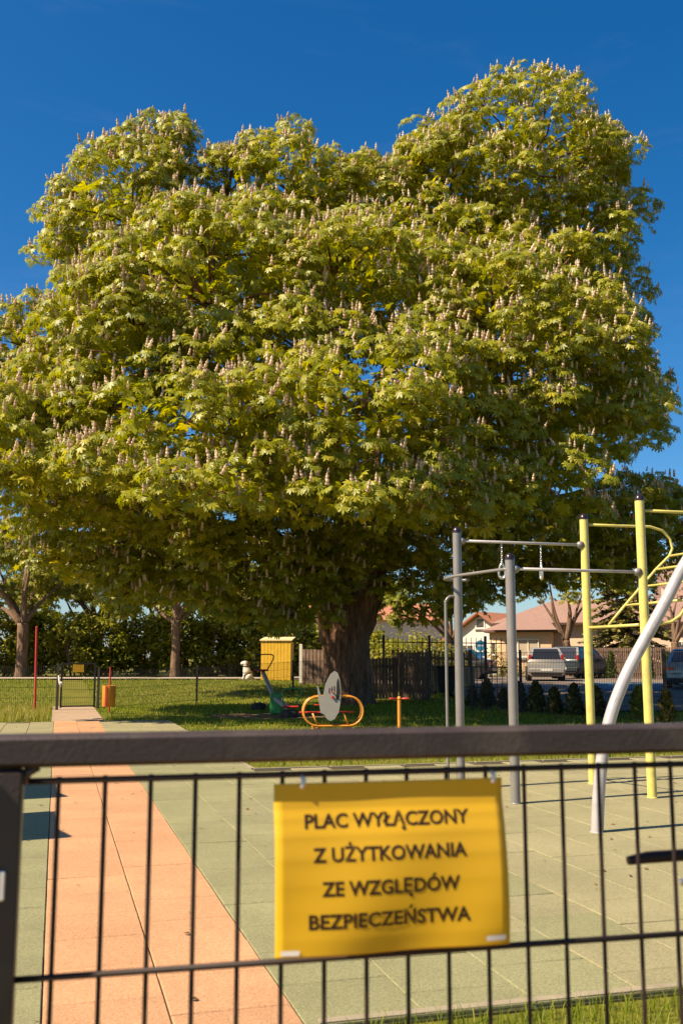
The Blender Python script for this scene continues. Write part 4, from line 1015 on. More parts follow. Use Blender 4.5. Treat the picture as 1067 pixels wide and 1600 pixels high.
blob(([(.12, 0, .18), (.02, 0, .38), (-.02, 0, .54), (-.03, 0, .68), (-.06, 0, .76), (-.17, 0, .73), (-.26, 0, .71), (-.06, -.09, .3), (-.10, -.1, .12), (-.15, -.1, .03), (-.06, .09, .3), (-.10, .1, .12), (-.15, .1, .03), (.1, -.15, .12), (-.02, -.18, .04), (.1, .15, .12), (-.02, .18, .04), (.26, 0, .08), (.38, .03, .06)],
      [(0, 1), (1, 2), (2, 3), (3, 4), (4, 5), (5, 6), (1, 7), (7, 8), (8, 9), (1, 10), (10, 11), (11, 12), (0, 13), (13, 14), (0, 15), (15, 16), (0, 17), (17, 18)],
      [.21, .19, .14, .12, .135, .085, .06, .08, .06, .055, .08, .06, .055, .12, .07, .12, .07, .06, .035]), 'body', M['stone_white'], dog)
for s in (-1, 1): MB().tube([(.0, s * .11, .82), (.05, s * .15, .74), (.06, s * .15, .62)], [.03, .055, .03], 8).build('ear', M['brown_wood_light'], dog, smooth=True)
MB().lathe((-.305, 0, .715), [(.012, -.02), (.025, 0), (.012, .02)], 10, 'X').build('nose', M['rubber'], dog, smooth=True)
MB().lathe((-.02, 0, .60), [(.142, -.02), (.15, 0), (.142, .02)], 18).build('collar', M['rubber'], dog, smooth=True)
MB().box((.05, 0, .012), (.75, .5, .05)).build('plinth', M['kerb'], dog)
# wooden plank screens
def plank_run(name, a, b, h0, h1, label, m, w=.14, gap=.02, z0=.05, rails=True, group=None):
    a = Vector(a); b = Vector(b); L = (b - a).length; ang = math.atan2(b.y - a.y, b.x - a.x)
    rt = root(name, (a.x, a.y, gh(a.x, a.y) - .03), ang, label, 'fence', group); n = int(L / (w + gap))
    for i in range(n):
        x = (i + .5) * L / n; t = i / n; h = h0 + (h1 - h0) * t + random.uniform(-.012, .012); p = a.lerp(b, t); z = gh(p.x, p.y) - gh(a.x, a.y)
        MB().box((x, random.uniform(-.004, .004), z + (h + z0) / 2), (w * random.uniform(.95, 1.03), .022, h - z0), bev=.003).build('plank', M[m], rt)
    for f in (.22, .8): MB().beam((0, .034, f * h0), (L, .034, f * h1 + gh(b.x, b.y) - gh(a.x, a.y)), .04, .09).build('rail', M[m], rt)
    for x in (.04, L - .04): MB().box((x, .08, h0 * .5), (.09, .09, h0)).build('post', M[m], rt)
    return rt
plank_run('plank_fence', lean_pt(472, 40.5), lean_pt(518, 39.8), 1.42, 1.42, 'worn brown plank fence left of the chestnut trunk', 'brown_wood_light')
plank_run('plank_fence', lean_pt(575, 33.2), lean_pt(622, 33.6), 1.36, 1.40, 'lower dark plank screen just right of the chestnut trunk', 'brown_wood', .105, .012)
plank_run('plank_fence', lean_pt(623, 33.6), lean_pt(668, 33.0), 1.56, 1.58, 'taller dark plank screen beside the iron railing', 'brown_wood', .105, .012)
wpost = foot(470, 41.2); tag(MB().box((0, 0, .8), (.12, .12, 1.6), bev=.01).build('white_post', M['trim']), 'white square post beside the worn plank fence', 'post').location = wpost
# iron railing
ra, rb_ = lean_pt(585, 36.2), lean_pt(800, 34.8)
rail = root('iron_railing', (ra.x, ra.y, gh(ra.x, ra.y)), 0, 'tall black iron railing with upright bars right of the trunk', 'fence')
Ln = (rb_ - ra).length; nb = int(Ln / .17)
for i in range(nb + 1):
    p = ra.lerp(rb_, i / nb); z = gh(p.x, p.y); MB().box((p.x, p.y, z + 1.04), (.02, .02, 1.94)).build('bar', M['fence_dark'], rail, world=True)
for zz in (.3, 1.0, 1.82): MB().beam(ra + Vector((0, .022, gh(ra.x, ra.y) + zz)), rb_ + Vector((0, .022, gh(rb_.x, rb_.y) + zz)), .02, .035).build('rail', M['fence_dark'], rail, world=True)
for px in (600, 673, 760):
    t = (px - 585) / 215; p = ra.lerp(rb_, t); z = gh(p.x, p.y); MB().box((p.x, p.y - .05, z + 1.02), (.09, .07, 2.1)).build('post', M['fence_dark'], rail, world=True)
# second dark picket fence behind, with pale tops
plank_run('picket_fence', lean_pt(612, 40.5), lean_pt(735, 40.0), 1.45, 1.42, 'weathered picket fence seen through the iron railing', 'brown_wood_light', .07, .09)
# concrete ledge and container behind the railing
wl_ = root('low_wall', foot(700, 38.2), R(-3), 'low pale concrete wall seen through the iron railing', 'wall')
MB().box((0, 0, .42), (2.0, .25, .84)).build('wall_body', M['kerb'], wl_); MB().box((0, 0, .87), (2.1, .32, .06)).build('coping', M['sidewalk'], wl_)
wb = root('waste_container', foot(694, 35.6), R(8), 'grey wheeled waste container half hidden by the grey gym post', 'waste container')
MB().add([(-.26, -.3, .12), (.26, -.3, .12), (.26, .3, .12), (-.26, .3, .12), (-.33, -.37, .98), (.33, -.37, .98), (.33, .37, .98), (-.33, .37, .98)], [(0, 1, 2, 3), (4, 5, 6, 7), (0, 1, 5, 4), (1, 2, 6, 5), (2, 3, 7, 6), (3, 0, 4, 7)]).build('bin_body', M['rubber'], wb)
MB().box((0, .02, 1.01), (.72, .8, .05), bev=.02).build('lid', M['rubber'], wb)
for s in (-1, 1): MB().lathe((s * .29, .26, .1), [(.1, -.03), (.1, .03)], 14, 'X').build('wheel', M['tyre'], wb)
# mesh fence of the car park
cpa = [lean_pt(736, 28.2), lean_pt(813, 26.6), lean_pt(925, 24.8), lean_pt(1038, 23.2), lean_pt(1160, 21.6)]
mesh_run('mesh_fence', cpa, 1.62, 'graphite mesh fence between the lawn and the car park', .05, rows=7, tw=.0075)
def thuja_mesh(seed, h, r, n, m):
    q = np.random.default_rng(seed); t = q.uniform(0, 1, n) ** .8; a = q.uniform(0, 6.283, n); rr = r * (1 - t) ** .75 * q.uniform(.55, 1.05, n) * (1 + .25 * np.sin(a * 3 + t * 9))
    P = np.stack([rr * np.cos(a), rr * np.sin(a), .04 + t * h * .96], 1); o = np.stack([np.cos(a), np.sin(a), np.zeros(n)], 1)
    xd = nrmz(o * q.uniform(.1, .6, (n, 1)) + np.array([0, 0, 1.0]) + q.normal(0, .25, (n, 3)))
    V = np.array([(0, 0, 0), (.45, -.22, 0), (.5, .05, .08), (.45, .24, 0), (1, 0, 0), (.8, -.3, 0), (.8, .3, 0)]); F_ = np.array([(0, 1, 2), (0, 2, 3), (1, 5, 2), (2, 6, 3), (2, 5, 4), (2, 4, 6)])
    V2, F2 = scatter(V, F_, P, frames(xd, nrmz(o + q.normal(0, .3, (n, 3)))), q.uniform(.09, .16, n) * (h / .6) ** .3); return np_mesh('foliage', V2, F2, m)
TH = [(738, 1107, 30, 'first'), (761, 1109, 42, ''), (786, 1110, 30, ''), (811, 1113, 42, ''), (838, 1116, 44, ''), (866, 1118, 38, ''), (897, 1120, 45, ''), (932, 1123, 44, ''), (999, 1128, 48, ''), (1042, 1131, 46, '')]
names = ['small dull thuja by the first car park fence post', 'dark cone thuja below the blue round sign', 'short sparse thuja left of the near grey post', 'dark thuja hidden behind the near grey post', 'dark cone thuja in front of the silver car', 'small thuja just right of the silver car', 'dark bushy thuja left of the far yellow post', 'dark thuja right of the far yellow post', 'bright green thuja left of the near yellow post', 'thin brownish thuja at the right edge']
for i, (px, py, hpx, _) in enumerate(TH):
    p = gnd(px, py); h = hpx / FPX * p.y; rt = root('thuja', (p.x, p.y, -.03), 0, names[i], 'thuja', 'young thujas along the car park fence')
    m = M['thuja'] if i == 8 else M['thuja_brown']; 
    tag(share('foliage', thuja_mesh(40 + i, h, h * (.33 if i not in (2, 9) else .24), 520, m), rt)); MB().tube([(0, 0, -.05), (0, 0, h * .8)], [.02, .006], 6).build('stem', M['bark_far'], rt)

# ------------------------------------------------------------------ cars
def car(loc, rz, paint, label, L=4.2, W=1.75, H=1.55, kind='suv', cat='car'):
    """+Y is the nose, the tail is at y = -L/2"""
    rt = root('parked_car', loc, rz, label, cat); hw = W / 2; g = .19
    if kind == 'suv': sec = [(-L/2, .42, .92, 1.0), (-L/2+.03, g+.06, .98, 1.0), (-L/2+.35, g, .97, 1.0), (L*.28, g, .95, 1.0), (L*.42, g+.02, .86, .97), (L/2-.06, g+.12, .72, .88), (L/2, .45, .62, .82)]
    else: sec = [(-L/2, .42, .84, .92), (-L/2+.05, g+.08, .93, .97), (-L/2+.4, g, .96, 1.0), (L*.2, g, .94, 1.0), (L*.40, g+.02, .84, .95), (L/2-.06, g+.12, .68, .86), (L/2, .42, .58, .8)]
    mb = MB(); ns = 12
    for (y, z0, z1, wf) in sec:
        w = hw * wf; ring = []
        for (fx, fz) in ((-.82, 0), (-.97, .1), (-1, .35), (-.985, .62), (-.95, .86), (-.86, 1), (.86, 1), (.95, .86), (.985, .62), (1, .35), (.97, .1), (.82, 0)):
            mb.v.append(Vector((fx * w, y, z0 + (z1 - z0) * fz)))
    for j in range(len(sec) - 1):
        for i in range(ns):
            k = (i + 1) % ns; mb.f.append([j * ns + i, j * ns + k, (j + 1) * ns + k, (j + 1) * ns + i])
    mb.f.append(list(range(ns))); mb.f.append(list(range((len(sec) - 1) * ns, len(sec) * ns)))
    body = auto_smooth(mb.build('body', M[paint], rt), 35)
    zb = .93
    if kind == 'suv': yb0, yb1, yt0, yt1 = -L/2 + .06, L * .22, -L/2 + .46, L * .02
    else: yb0, yb1, yt0, yt1 = -L/2 + .55, L * .22, -L/2 + 1.15, L * .02
    bw, tw_ = hw * .94, hw * .74
    Bq = [(-bw, yb0, zb), (bw, yb0, zb), (bw, yb1, zb), (-bw, yb1, zb)]; Tq = [(-tw_, yt0, H), (tw_, yt0, H), (tw_, yt1, H), (-tw_, yt1, H)]
    mid = [tuple(np.array(Bq[i]) * .45 + np.array(Tq[i]) * .55 + np.array([.03 * (-1 if Bq[i][0] < 0 else 1), 0, .02])) for i in range(4)]
    Tr = [(x * .86, y + (.10 if i < 2 else -.10), z + .045) for i, (x, y, z) in enumerate(Tq)]
    cab = MB().add(Bq + mid + Tq + Tr, [(i + 4 * k, (i + 1) % 4 + 4 * k, (i + 1) % 4 + 4 + 4 * k, i + 4 + 4 * k) for k in range(3) for i in range(4)] + [(12, 13, 14, 15)])
    cab_o = auto_smooth(cab.build('cabin', M[paint], rt), 30)
    def pane(a, b, c, d, name, ins=(.07, .07, .1, .08), off=.012):
        a, b, c, d = [Vector(q) for q in (a, b, c, d)]; n_ = (b - a).cross(d - a).normalized()
        P = lambda s, t: (a.lerp(b, s)).lerp(d.lerp(c, s), t)
        q = [P(ins[0], ins[2]), P(1 - ins[1], ins[2]), P(1 - ins[1], 1 - ins[3]), P(ins[0], 1 - ins[3])]
        m_b = MB().add([e + n_ * off for e in q] + [e - n_ * .02 for e in q], [(0, 1, 2, 3), (0, 1, 5, 4), (1, 2, 6, 5), (2, 3, 7, 6), (3, 0, 4, 7)])
        return m_b.build(name, M['car_glass'], rt)
    pane(Bq[0], Bq[1], Tq[1], Tq[0], 'rear_window', (.08, .08, .1, .06), .034)
    pane(Bq[2], Bq[3], Tq[3], Tq[2], 'windscreen', (.07, .07, .08, .06), .034)
    for a, b in ((1, 2), (3, 0)):
        A_, B_, C_, D_ = [Vector(q) for q in (Bq[a], Bq[b], Tq[b], Tq[a])]
        for f0, f1 in ((.04, .36), (.39, .66), (.69, .95)):
            pane(A_.lerp(B_, f0), A_.lerp(B_, f1), D_.lerp(C_, f1), D_.lerp(C_, f0), 'side_window', (.04, .04, .12, .1), .034)
    for s in (-1, 1):
        if kind == 'suv': auto_smooth(MB().box((s * hw * .86, -L/2 + .10, .98), (.14, .12, .44), bev=.03).build('tail_lamp', M['tail'], rt))
        else: auto_smooth(MB().box((s * hw * .74, -L/2 + .04, .74), (.34, .10, .16), bev=.03).build('tail_lamp', M['tail'], rt))
        auto_smooth(MB().box((s * hw * .66, L/2 - .06, .62), (.34, .12, .14), bev=.03).build('headlight', M['plate'], rt))
        auto_smooth(MB().box((s * (hw + .09), L * .14, 1.0), (.18, .10, .13), bev=.03).build('mirror', M[paint], rt))
        for y in (-L * .31, L * .31):
            wh = MB().lathe((s * (hw - .09), y, .315), [(.20, -.1), (.30, -.1), (.315, -.07), (.315, .07), (.30, .1), (.20, .1)], 24, 'X').build('wheel', M['tyre'], rt)
            MB().lathe((s * (hw - .085 + .012), y, .315), [(.195, -.085), (.195, .085), (.14, .075)], 20, 'X').build('rim', M['bright_steel'], wh)
            for k in range(5):
                a = k * 2 * math.pi / 5; MB().beam((s * (hw + .014), y, .315), (s * (hw + .014), y + .17 * math.cos(a), .315 + .17 * math.sin(a)), .012, .045).build('spoke', M['rubber'], wh)
            MB().lathe((s * (hw - .02), y, .315), [(.345, -.05), (.36, 0), (.355, .024)], 24, 'X').build('wheel_arch', M['rubber'], rt)
    auto_smooth(MB().box((0, -L/2 - .02, .47), (W * .93, .16, .24), bev=.05).build('rear_bumper', M[paint], rt))
    auto_smooth(MB().box((0, -L/2 + .02, .31), (W * .8, .16, .10), bev=.03).build('bumper_skirt', M['rubber'], rt))
    MB().box((0, -L/2 - .055 - (.05 if kind == 'suv' else .05), .52 if kind == 'suv' else .5), (.52, .014, .115)).build('number_plate', M['plate'], rt)
    return rt
def car_at(px, Y, *a, **k): return car(foot(px, Y) + Vector((0, 0, .05)), *a, **k)
car_at(851, 47.5, R(-9), 'silver', 'silver hatchback parked tail-on to the mesh fence', L=3.9, W=1.68, H=1.47)
car_at(908, 53.0, R(-38), 'darkblue', 'dark blue-green car with red tail lamp beside the silver one', L=4.4, W=1.82, H=1.60)
car_at(1083, 40.2, R(-24), 'lightblue', 'pale blue car cut off at the right edge', L=4.4, W=1.75, H=1.45, kind='sedan')
car_at(706, 50.5, R(70), 'black_car', 'dark car half hidden behind the iron railing', L=4.2, W=1.75, H=1.45, kind='sedan')
# slat fence behind the car park
plank_run('slat_fence', lean_pt(893, 55.5), lean_pt(1105, 48.5), 1.62, 1.62, 'long dark slat fence behind the parked cars', 'brown_wood', .10, .035)
for px, Y, h, lab in ((955, 50.5, 1.35, 'narrow young thuja before the dark slat fence'), (1044, 47.3, 1.3, 'young thuja beside the pale blue car'), (1015, 49.5, 1.2, 'young thuja behind the near yellow post')):
    p = foot(px, Y); rt = root('thuja', p, 0, lab, 'thuja', 'young thujas behind the car park'); share('foliage', thuja_mesh(int(px), h, h * .22, 420, M['thuja']), rt); MB().tube([(0, 0, -.05), (0, 0, h * .8)], [.025, .006], 6).build('stem', M['bark_far'], rt)

# ------------------------------------------------------------------ houses
def window(par, x, y, z, w, h, m='glass', nx=2, face=-1, world_=None):
    f = MB(); t = .07
    f.box((x, y, z + h - t / 2), (w, .09, t)); f.box((x, y, z + t / 2), (w, .09, t))
    for s in (-1, 1): f.box((x + s * (w / 2 - t / 2), y, z + h / 2), (t, .09, h - 2 * t))
    for k in range(1, nx): f.box((x - w / 2 + w * k / nx, y, z + h / 2), (.06, .08, h - 2 * t))
    o = f.build('window', M['trim'], par)
    for k in range(nx):
        pw = (w - 2 * t) / nx; MB().box((x - w / 2 + t + pw * (k + .5), y + .02, z + h / 2), (pw - .05, .03, h - 2 * t - .004)).build('pane', M[m], o)
    MB().box((x, y - .07, z - .03), (w + .2, .16, .05)).build('sill', M['trim'], o)
    return o
h1 = foot(985, 64); hA_ = root('bungalow', h1, R(-16), 'long salmon bungalow with rose tiled hip roof behind the car park', 'house')
sc1 = 64 / FPX
HW = 8.2; EH = 3.35; HD = 9.0
MB().box((0, HD / 2, EH / 2), (2 * HW - .3, HD, EH)).build('wall', M['pink_wall'], hA_)
ov = .55
MB().add([(-HW - ov, -ov, EH), (HW + ov, -ov, EH), (HW + ov, HD + ov, EH), (-HW - ov, HD + ov, EH), (-HW + 3.3, HD / 2, EH + 1.75), (HW - 3.3, HD / 2, EH + 1.75)], [(0, 1, 5, 4), (1, 2, 5), (2, 3, 4, 5), (3, 0, 4)]).build('roof', M['roof_rose'], hA_)
MB().box((0, HD / 2, EH - .07), (2 * HW + 2 * ov - .04, HD + 2 * ov - .04, .12)).build('eaves', M['eaves'], hA_)
for px, w, h, nxx in ((866, .62, 1.1, 1), (935, 1.1, 1.15, 2), (1000, 1.1, 1.15, 2), (1062, 1.2, 1.2, 2)): window(hA_, (px - 985) * sc1, -.03, .95, w, h, 'glass', nxx)
# projecting bay with its own roof
bxx = (822 - 985) * sc1; BW = 2.0; BH = 2.85
bay = MB(); arc_ = [(bxx - BW + .0, 0), (bxx - BW, -1.4), (bxx - BW + .25, -2.0), (bxx - BW + .75, -2.25), (bxx + BW, -2.25), (bxx + BW, 0)]
bay.prism(arc_, 0, BH, 'Z'); bayo = bay.build('bay', M['peach_wall'], hA_)
MB().add([(bxx - BW - .5, .3, BH), (bxx - BW - .5, -1.6, BH), (bxx - BW + .6, -2.8, BH), (bxx + BW + .4, -2.8, BH), (bxx + BW + .4, .3, BH), (bxx - .6, .3, BH + .85), (bxx + BW - .4, .3, BH + .85)], [(0, 1, 5), (1, 2, 5), (2, 3, 6, 5), (3, 4, 6), (4, 0, 5, 6)]).build('bay_roof', M['roof_rose'], bayo)
MB().prism([(x + (-.3 if x < bxx else .25), y - .35) for x, y in arc_[1:5]] + [(bxx + BW + .25, .2), (bxx - BW - .3, .2)], BH - .14, BH - .01, 'Z').build('bay_eaves', M['eaves'], bayo)
window(hA_, bxx + .55, -2.28, 1.15, 1.35, 1.15, 'curtain', 2); window(hA_, bxx - BW + .35, -2.12, 1.3, .4, .8, 'glass', 1)
MB().box((bxx - BW + .3, -2.5, .25), (1.0, .5, .5)).build('step', M['stone_white'], hA_)
MB().box((2.5, HD / 2 - .8, EH + 1.7), (.6, .6, 1.3)).build('chimney', M['pink_wall'], hA_)
h2 = foot(752, 76); hB_ = root('gabled_house', h2, R(-38), 'white gabled house with an orange tiled roof behind the railing', 'house')
GW = 3.3; GE = 2.3; GR = 2.0; GD = 11
MB().prism([(-GW, 0), (GW, 0), (GW, GE), (0, GE + GR), (-GW, GE)], 0, GD, 'Y').build('wall', M['white_wall'], hB_)
for s in (-1, 1): MB().add([(s * (GW + .5), -.5, GE - .35), (0, -.5, GE + GR + .12), (0, GD + .5, GE + GR + .12), (s * (GW + .5), GD + .5, GE - .35), (s * (GW + .5), -.5, GE - .2), (0, -.5, GE + GR + .28), (0, GD + .5, GE + GR + .28), (s * (GW + .5), GD + .5, GE - .2)], [(0, 1, 2, 3), (4, 5, 6, 7), (0, 1, 5, 4), (1, 2, 6, 5), (2, 3, 7, 6), (3, 0, 4, 7)]).build('roof', M['roof_orange'], hB_)
window(hB_, -1.2, -.03, .9, 1.2, 1.2); window(hB_, 1.3, -.03, .9, 1.2, 1.2); window(hB_, 0, -.03, 3.3, .8, .8, 'glass', 1)
h3 = foot(560, 88); hC_ = root('house', h3, R(12), 'pale house with a red roof glimpsed behind the chestnut trunk', 'house')
MB().box((0, 4, 2.2), (16, 8, 4.4)).build('wall', M['white_wall'], hC_)
MB().prism([(-.6, 4.3), (8.6, 4.3), (4, 6.0)], -8.5, 8.5, 'X').build('roof', M['roof_orange'], hC_)
for x in (-6, -3, 0, 3, 6): window(hC_, x, -.03, 1.2, 1.2, 1.5)
h4 = foot(1180, 72); hD_ = root('house', h4, R(-10), 'pale house with rose roof beyond the right edge', 'house')
MB().box((0, 5, 2.6), (10, 9, 5.2)).build('wall', M['white_wall'], hD_); MB().prism([(-.1, 5.25), (10.2, 5.25), (5, 8.6)], -5.6, 5.6, 'X').build('roof', M['roof_rose'], hD_)
for x in (-3, 0, 3): window(hD_, x, .47, 1.2, 1.2, 1.5)
# blue round sign on a post
sp_ = foot(751, 52); sgn = root('round_sign', sp_, R(10), 'small blue sign with a white bar on a thin post', 'road sign')
zS = at(751, 1009, 52).z - sp_.z
MB().tube([(0, 0, -.1), (0, 0, zS + .3)], .025, 8).build('post', M['bright_steel'], sgn); MB().lathe((0, -.035, zS), [(.28, -.006), (.28, .006)], 28, 'Y').build('disc', M['sign_blue'], sgn)
MB().box((0, -.044, zS), (.3, .004, .08)).build('white_bar', M['plate'], sgn); MB().box((0, -.035, zS - .42), (.42, .01, .22)).build('plate', M['sign_blue'], sgn)

# ------------------------------------------------------------------ trees and shrubs beyond
def far_tree(name, px, Y, h_fork, r, lobes, label, m, seed, nb=5, dens=.8, group=None, lsz=(.2, .3), fp=.12, bark='bark_far', shoots=13):
    b = foot(px, Y); rt = root(name, b, 0, label, 'tree', group); rg = np.random.default_rng(seed); rnd = random.Random(seed)
    LB = [(at(x, y, yy), a, a2, c) for x, y, yy, a, a2, c in lobes]
    lv, fl, cl = grow(LB, rg, cdens=dens, shoots=shoots, nleaf=5, lsize=lsz, fprob=fp, crad=(.45, .9), back=.35)
    o = share('crown', leaves_mesh('crown', lv, LTS, M[m], rg, b), rt)
    if fp and len(fl[0]):
        V2, F2 = scatter(FT[0], FT[1], fl[0] - np.array(list(b)), fl[1], fl[2]); tag(share('blossom', np_mesh('blossom', V2, F2, M['flower']), o), kind='stuff')
    top = b + Vector((0, 0, h_fork)); tpth = [b + Vector((0, 0, -.2)), b + Vector((.02, 0, h_fork * .5)), top]
    trunk_mesh(tpth, [r * 1.15, r * .95, r], 8, 28, (5, 9, 14), .2, seed, .08, b).build('trunk', M[bark], rt, smooth=True)
    for k in range(nb):
        l = LB[k % len(LB)]; e = l[0] + Vector((rnd.gauss(0, .3) * l[1], rnd.gauss(0, .3) * l[2], rnd.uniform(-.2, .3) * l[3])); s = top - Vector((0, 0, .15)); q = s.lerp(e, .4) + Vector((rnd.gauss(0, .2), rnd.gauss(0, .2), .2))
        sp2 = spline([s, q, e], 5); MB().tube([p - b for p in sp2], [r * .62 + (.03 - r * .62) * i / (len(sp2) - 1) for i in range(len(sp2))], 8).build('limb', M[bark], rt, smooth=True)
    return rt
GR_ = 'chestnuts along the footpath'
far_tree('chestnut_tree', 33, 48.5, 2.6, .27, [(-20, 870, 48, 2.2, 2, 1.6), (70, 850, 49, 2.0, 2, 1.5), (40, 780, 49, 2.4, 2.4, 1.6), (110, 900, 50, 1.5, 1.5, 1.0), (50, 925, 51, 1.7, 1.3, .9), (-20, 930, 50.5, 1.4, 1.3, .9), (-70, 800, 50, 2.2, 2.2, 2.0), (10, 890, 51, 1.6, 1.4, 1.2), (-60, 900, 51, 1.8, 1.5, 1.4)], 'pollarded chestnut with forked trunk at the left edge', 'leaf_far', 61, 8, group=GR_, fp=.2, dens=.5)
far_tree('chestnut_tree', 273, 48.8, 2.75, .21, [(280, 860, 48.8, 2.0, 2, 1.4), (220, 900, 49.5, 1.4, 1.5, .9), (340, 880, 49.5, 1.5, 1.6, 1.1), (260, 790, 50, 2.4, 2.4, 1.6), (225, 945, 50.5, 1.3, 1.2, .8), (320, 940, 50.5, 1.3, 1.2, .8)], 'chestnut with straight trunk behind the mesh fence', 'leaf_far', 62, 7, group=GR_, dens=.5)
far_tree('chestnut_tree', 150, 57, 2.8, .3, [(150, 900, 55, 2.8, 2.4, 2.0), (225, 880, 56, 2.4, 2.4, 2.0), (90, 920, 55, 2.2, 1.8, 1.6), (170, 820, 58, 3.4, 2.4, 2.2), (60, 850, 56, 2.2, 2, 1.8), (300, 880, 58, 2.4, 2, 2.2)], 'pale blooming chestnut between the two trunks', 'leaf_far', 63, 5, group=GR_, fp=.4)
far_tree('chestnut_tree', 437, 60, 3.0, .3, [(430, 930, 58, 2.2, 2.2, 1.8), (385, 960, 57, 1.8, 1.8, 1.4), (480, 950, 60, 2.0, 1.8, 1.6), (340, 930, 60, 2.0, 2, 1.8)], 'sunlit tree behind the yellow box', 'leaf_far', 64, 5, group=GR_, fp=.1)
far_tree('street_tree', 886, 58, 2.1, .21, [(870, 905, 58, 2.2, 1.9, 1.4), (925, 920, 58, 1.9, 1.6, 1.3), (845, 930, 58.5, 1.4, 1.4, .9)], 'small tree before the salmon bungalow', 'leaf_far', 65, 7, lsz=(.15, .22), fp=0, shoots=9, dens=.8)
far_tree('street_tree', 1056, 57, 2.0, .2, [(1045, 925, 57, 1.9, 1.7, 1.5), (1090, 900, 57, 1.8, 1.8, 1.6)], 'small reddish-leaved tree at the right edge', 'leaf_red', 66, 6, lsz=(.11, .17), fp=0, shoots=6)
far_tree('garden_tree', 705, 60, 2.2, .22, [(690, 915, 58, 2.4, 2.2, 1.7), (640, 945, 58, 1.8, 1.8, 1.2), (745, 925, 58, 1.8, 1.8, 1.3)], 'dark tree behind the railing right of the trunk', 'leaf_hedge', 67, 5, lsz=(.14, .22), fp=0)
# spruce
sb2 = foot(985, 60); spr = root('spruce_tree', sb2, 0, 'yellowish spruce with drooping boughs behind the yellow posts', 'tree')
hS = at(985, 845, 60).z - sb2.z; q = np.random.default_rng(70); PP, XX, UU, SS = [], [], [], []; bm_ = MB()
for lev in range(17):
    t = lev / 17; z = .7 + (hS - .8) * t; Rr = 3.3 * (1 - t) ** .7 + .15
    for k in range(12):
        a = q.uniform(0, 6.283); rl = Rr * q.uniform(.75, 1.1); tip = Vector((rl * math.cos(a), rl * math.sin(a), z - .28 * rl)); s = Vector((0, 0, z + .15))
        bm_.tube([s, s.lerp(tip, .6) + Vector((0, 0, .08)), tip], [.03, .02, .006], 4, caps=False)
        n = int(60 * rl / 2) + 8
        for _ in range(n):
            f = q.uniform(.2, 1.0); c = s.lerp(tip, f) + Vector((0, 0, .08 * (1 - f)))
            PP.append((c.x + q.normal(0, .07), c.y + q.normal(0, .07), c.z)); w = q.normal(0, .8); XX.append((math.cos(a + w), math.sin(a + w), -.35 + q.normal(0, .25))); UU.append((q.normal(0, .3), q.normal(0, .3), 1)); SS.append(q.uniform(.22, .42))
NV = np.array([(0, 0, 0), (.5, -.16, -.02), (.5, .16, -.02), (1, 0, -.1), (.75, -.26, -.06), (.75, .26, -.06)]); NF = np.array([(0, 1, 2), (1, 3, 2), (1, 4, 3), (2, 3, 5)])
V2, F2 = scatter(NV, NF, np.array(PP), frames(np.array(XX), nrmz(np.array(UU))), np.array(SS)); share('crown', np_mesh('crown', V2, F2, M['needle']), spr)
bm_.build('branches', M['bark_far'], spr, fix=False); MB().tube([(0, 0, -.1), (0, 0, hS * .5), (0, 0, hS)], [.17, .1, .02], 10).build('trunk', M['bark_far'], spr, smooth=True)
# shrubs of the tall hedge behind the footpath
SV = np.array([(0, 0, 0), (.5, -.3, .06), (.5, .3, .06), (1, 0, -.08)]); SF = np.array([(0, 1, 2), (1, 3, 2)])
def shrub(px, Y, rx, h, label, m, seed, n=5200, stems=5, group='shrubs of the tall hedge', size=(.17, .30)):
    b = foot(px, Y); rt = root('hedge_shrub', b, 0, label, 'shrub', group); q = np.random.default_rng(seed)
    nc = 60; cd_ = nrmz(q.normal(size=(nc, 3))); cc = np.array([0, 0, h * .52]) + cd_ * np.array([rx, rx * .7, h * .5]) * q.uniform(.6, 1.0, (nc, 1)); cc[:, 2] = np.maximum(cc[:, 2], .15)
    w = q.integers(0, nc, n); d = nrmz(q.normal(size=(n, 3))); P = cc[w] + d * np.array([.45, .45, .32]) * q.uniform(.6, 1.1, (n, 1)); P[:, 2] = np.maximum(P[:, 2], .08)
    xd = nrmz(d * np.array([1, 1, .3]) + q.normal(0, .4, (n, 3)) - np.array([0, 0, .35])); up = nrmz(d * .5 + np.array([0, 0, .9]) + q.normal(0, .3, (n, 3)))
    V2, F2 = scatter(SV, SF, P, frames(xd, up), q.uniform(size[0], size[1], n)); share('foliage', np_mesh('foliage', V2, F2, M[m]), rt)
    for k in range(stems):
        a = q.uniform(0, 6.28); x = .35 * math.cos(a); y = .35 * math.sin(a) - .2; MB().tube([(x * .4, y, -.1), (x, y - .1, h * .35), (x * 1.8 + q.normal(0, .15), y - .1, h * .8)], [.045, .035, .012], 6).build('stem', M['bark_far'], rt, smooth=True)
SHR = [(-60, 2.1, 3.6), (5, 1.9, 3.3), (62, 1.6, 3.4), (118, 1.7, 3.2), (172, 1.7, 3.0), (225, 1.8, 3.2), (285, 1.7, 3.4), (335, 1.6, 3.3), (385, 1.7, 3.0), (440, 1.8, 2.8), (500, 1.8, 2.6), (560, 1.8, 2.5)]
SL = ['beyond the left edge', 'behind the forked trunk at the left edge', 'behind the tall red pole', 'directly behind the far garden gate', 'behind the orange litter bin', 'left of the straight trunk', 'right behind the straight trunk', 'left of the white dog statue', 'behind the white dog statue', 'behind the yellow box', 'behind the worn plank fence', 'behind the chestnut trunk']
for i, (px, rx, h) in enumerate(SHR): shrub(px, 50.8 + (i % 3) * .5, rx, h, ('bright' if i % 2 else 'dark') + ' green hedge shrub ' + SL[i], 'leaf_far' if i % 2 else 'leaf_hedge', 80 + i, 4200)
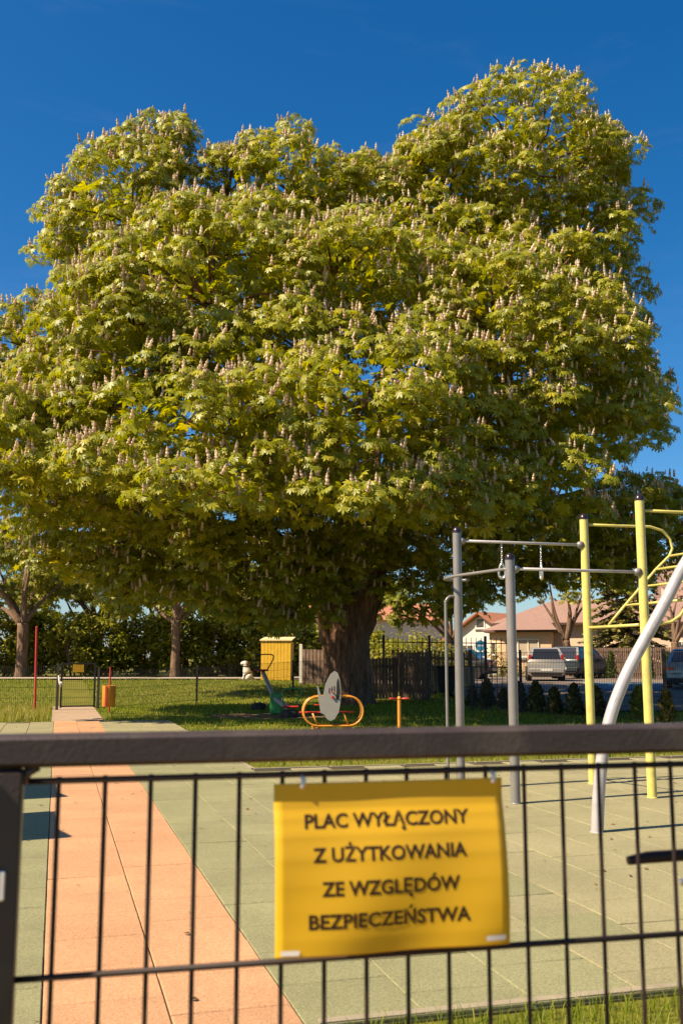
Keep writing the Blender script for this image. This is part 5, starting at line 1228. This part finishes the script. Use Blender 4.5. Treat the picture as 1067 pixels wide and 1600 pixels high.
for i, (px, Y, rx, h, lb) in enumerate(((720, 56, 1.3, 1.3, 'low yellow-green shrub left of the blue sign'), (765, 57, 1.5, 1.6, 'low green shrub right of the blue sign'), (800, 58, .9, .9, 'small shrub before the bungalow bay'))): shrub(px, Y, rx, h, lb, 'leaf_far', 100 + i, 900, 3, 'garden shrubs by the bungalow', (.09, .16))

for i, (px, Y, rx, h, lb) in enumerate(((600, 45, 1.3, 1.9, 'yellow-green shrub behind the lower plank screen'), (648, 46, 1.5, 2.2, 'sunny shrub behind the picket fence'), (690, 47, 1.2, 1.7, 'loose shrub left of the grey posts'))): shrub(px, Y, rx, h, lb, 'leaf_far', 110 + i, 1500, 4, 'garden shrubs behind the railing', (.12, .22))
BK = 'tall trees behind the hedge'
for i, (px, lab, lb) in enumerate(((20, 'broad leafy tree behind the hedge at the left edge', [(0, 930, 62, 3.0, 2, 2.4), (60, 890, 63, 3.0, 2, 2.6)]), (130, 'broad leafy tree behind the hedge beyond the far gate', [(115, 945, 62, 2.6, 2, 2.2), (175, 920, 63, 3.0, 2, 2.8)]), (240, 'broad leafy tree behind the hedge near the straight trunk', [(240, 940, 62, 2.8, 2, 2.2), (300, 920, 63, 2.8, 2, 2.6)]), (350, 'broad leafy tree behind the hedge left of the yellow box', [(350, 945, 62, 2.6, 2, 2.2), (400, 960, 63, 2.4, 2, 1.8)]), (500, 'broad leafy tree behind the worn plank fence', [(500, 960, 64, 2.6, 2, 2.0), (560, 950, 65, 2.6, 2, 2.0)]))):
    far_tree('broadleaf_tree', px, 62, 2.6, .25, lb, lab, 'leaf_far', 130 + i, 4, dens=.75, group=BK, lsz=(.3, .45), fp=0, shoots=6)
# bits of dry leaf blown over the tiles
q = np.random.default_rng(9); n = 420; P = []
while len(P) < n:
    u, v = q.uniform(-2, 12), q.uniform(4.3, 23)
    if u > 2.5 and v > 13: continue
    p = uv(u, v, .006); P.append((p.x, p.y, p.z))
a = q.uniform(0, 6.283, n); xd = np.stack([np.cos(a), np.sin(a), q.uniform(-.1, .25, n)], 1); up = nrmz(np.stack([q.normal(0, .3, n), q.normal(0, .3, n), np.ones(n)], 1))
V2, F2 = scatter(SV, SF, np.array(P), frames(xd, up), q.uniform(.012, .05, n))
tag(share('leaf_litter', np_mesh('leaf_litter', V2, F2, mat('dry_leaf', (0.13, 0.075, 0.03), 0.8, 0, .2, .4, 30)), None), 'bits of dry leaf blown over the rubber tiles', 'leaf litter', kind='stuff')
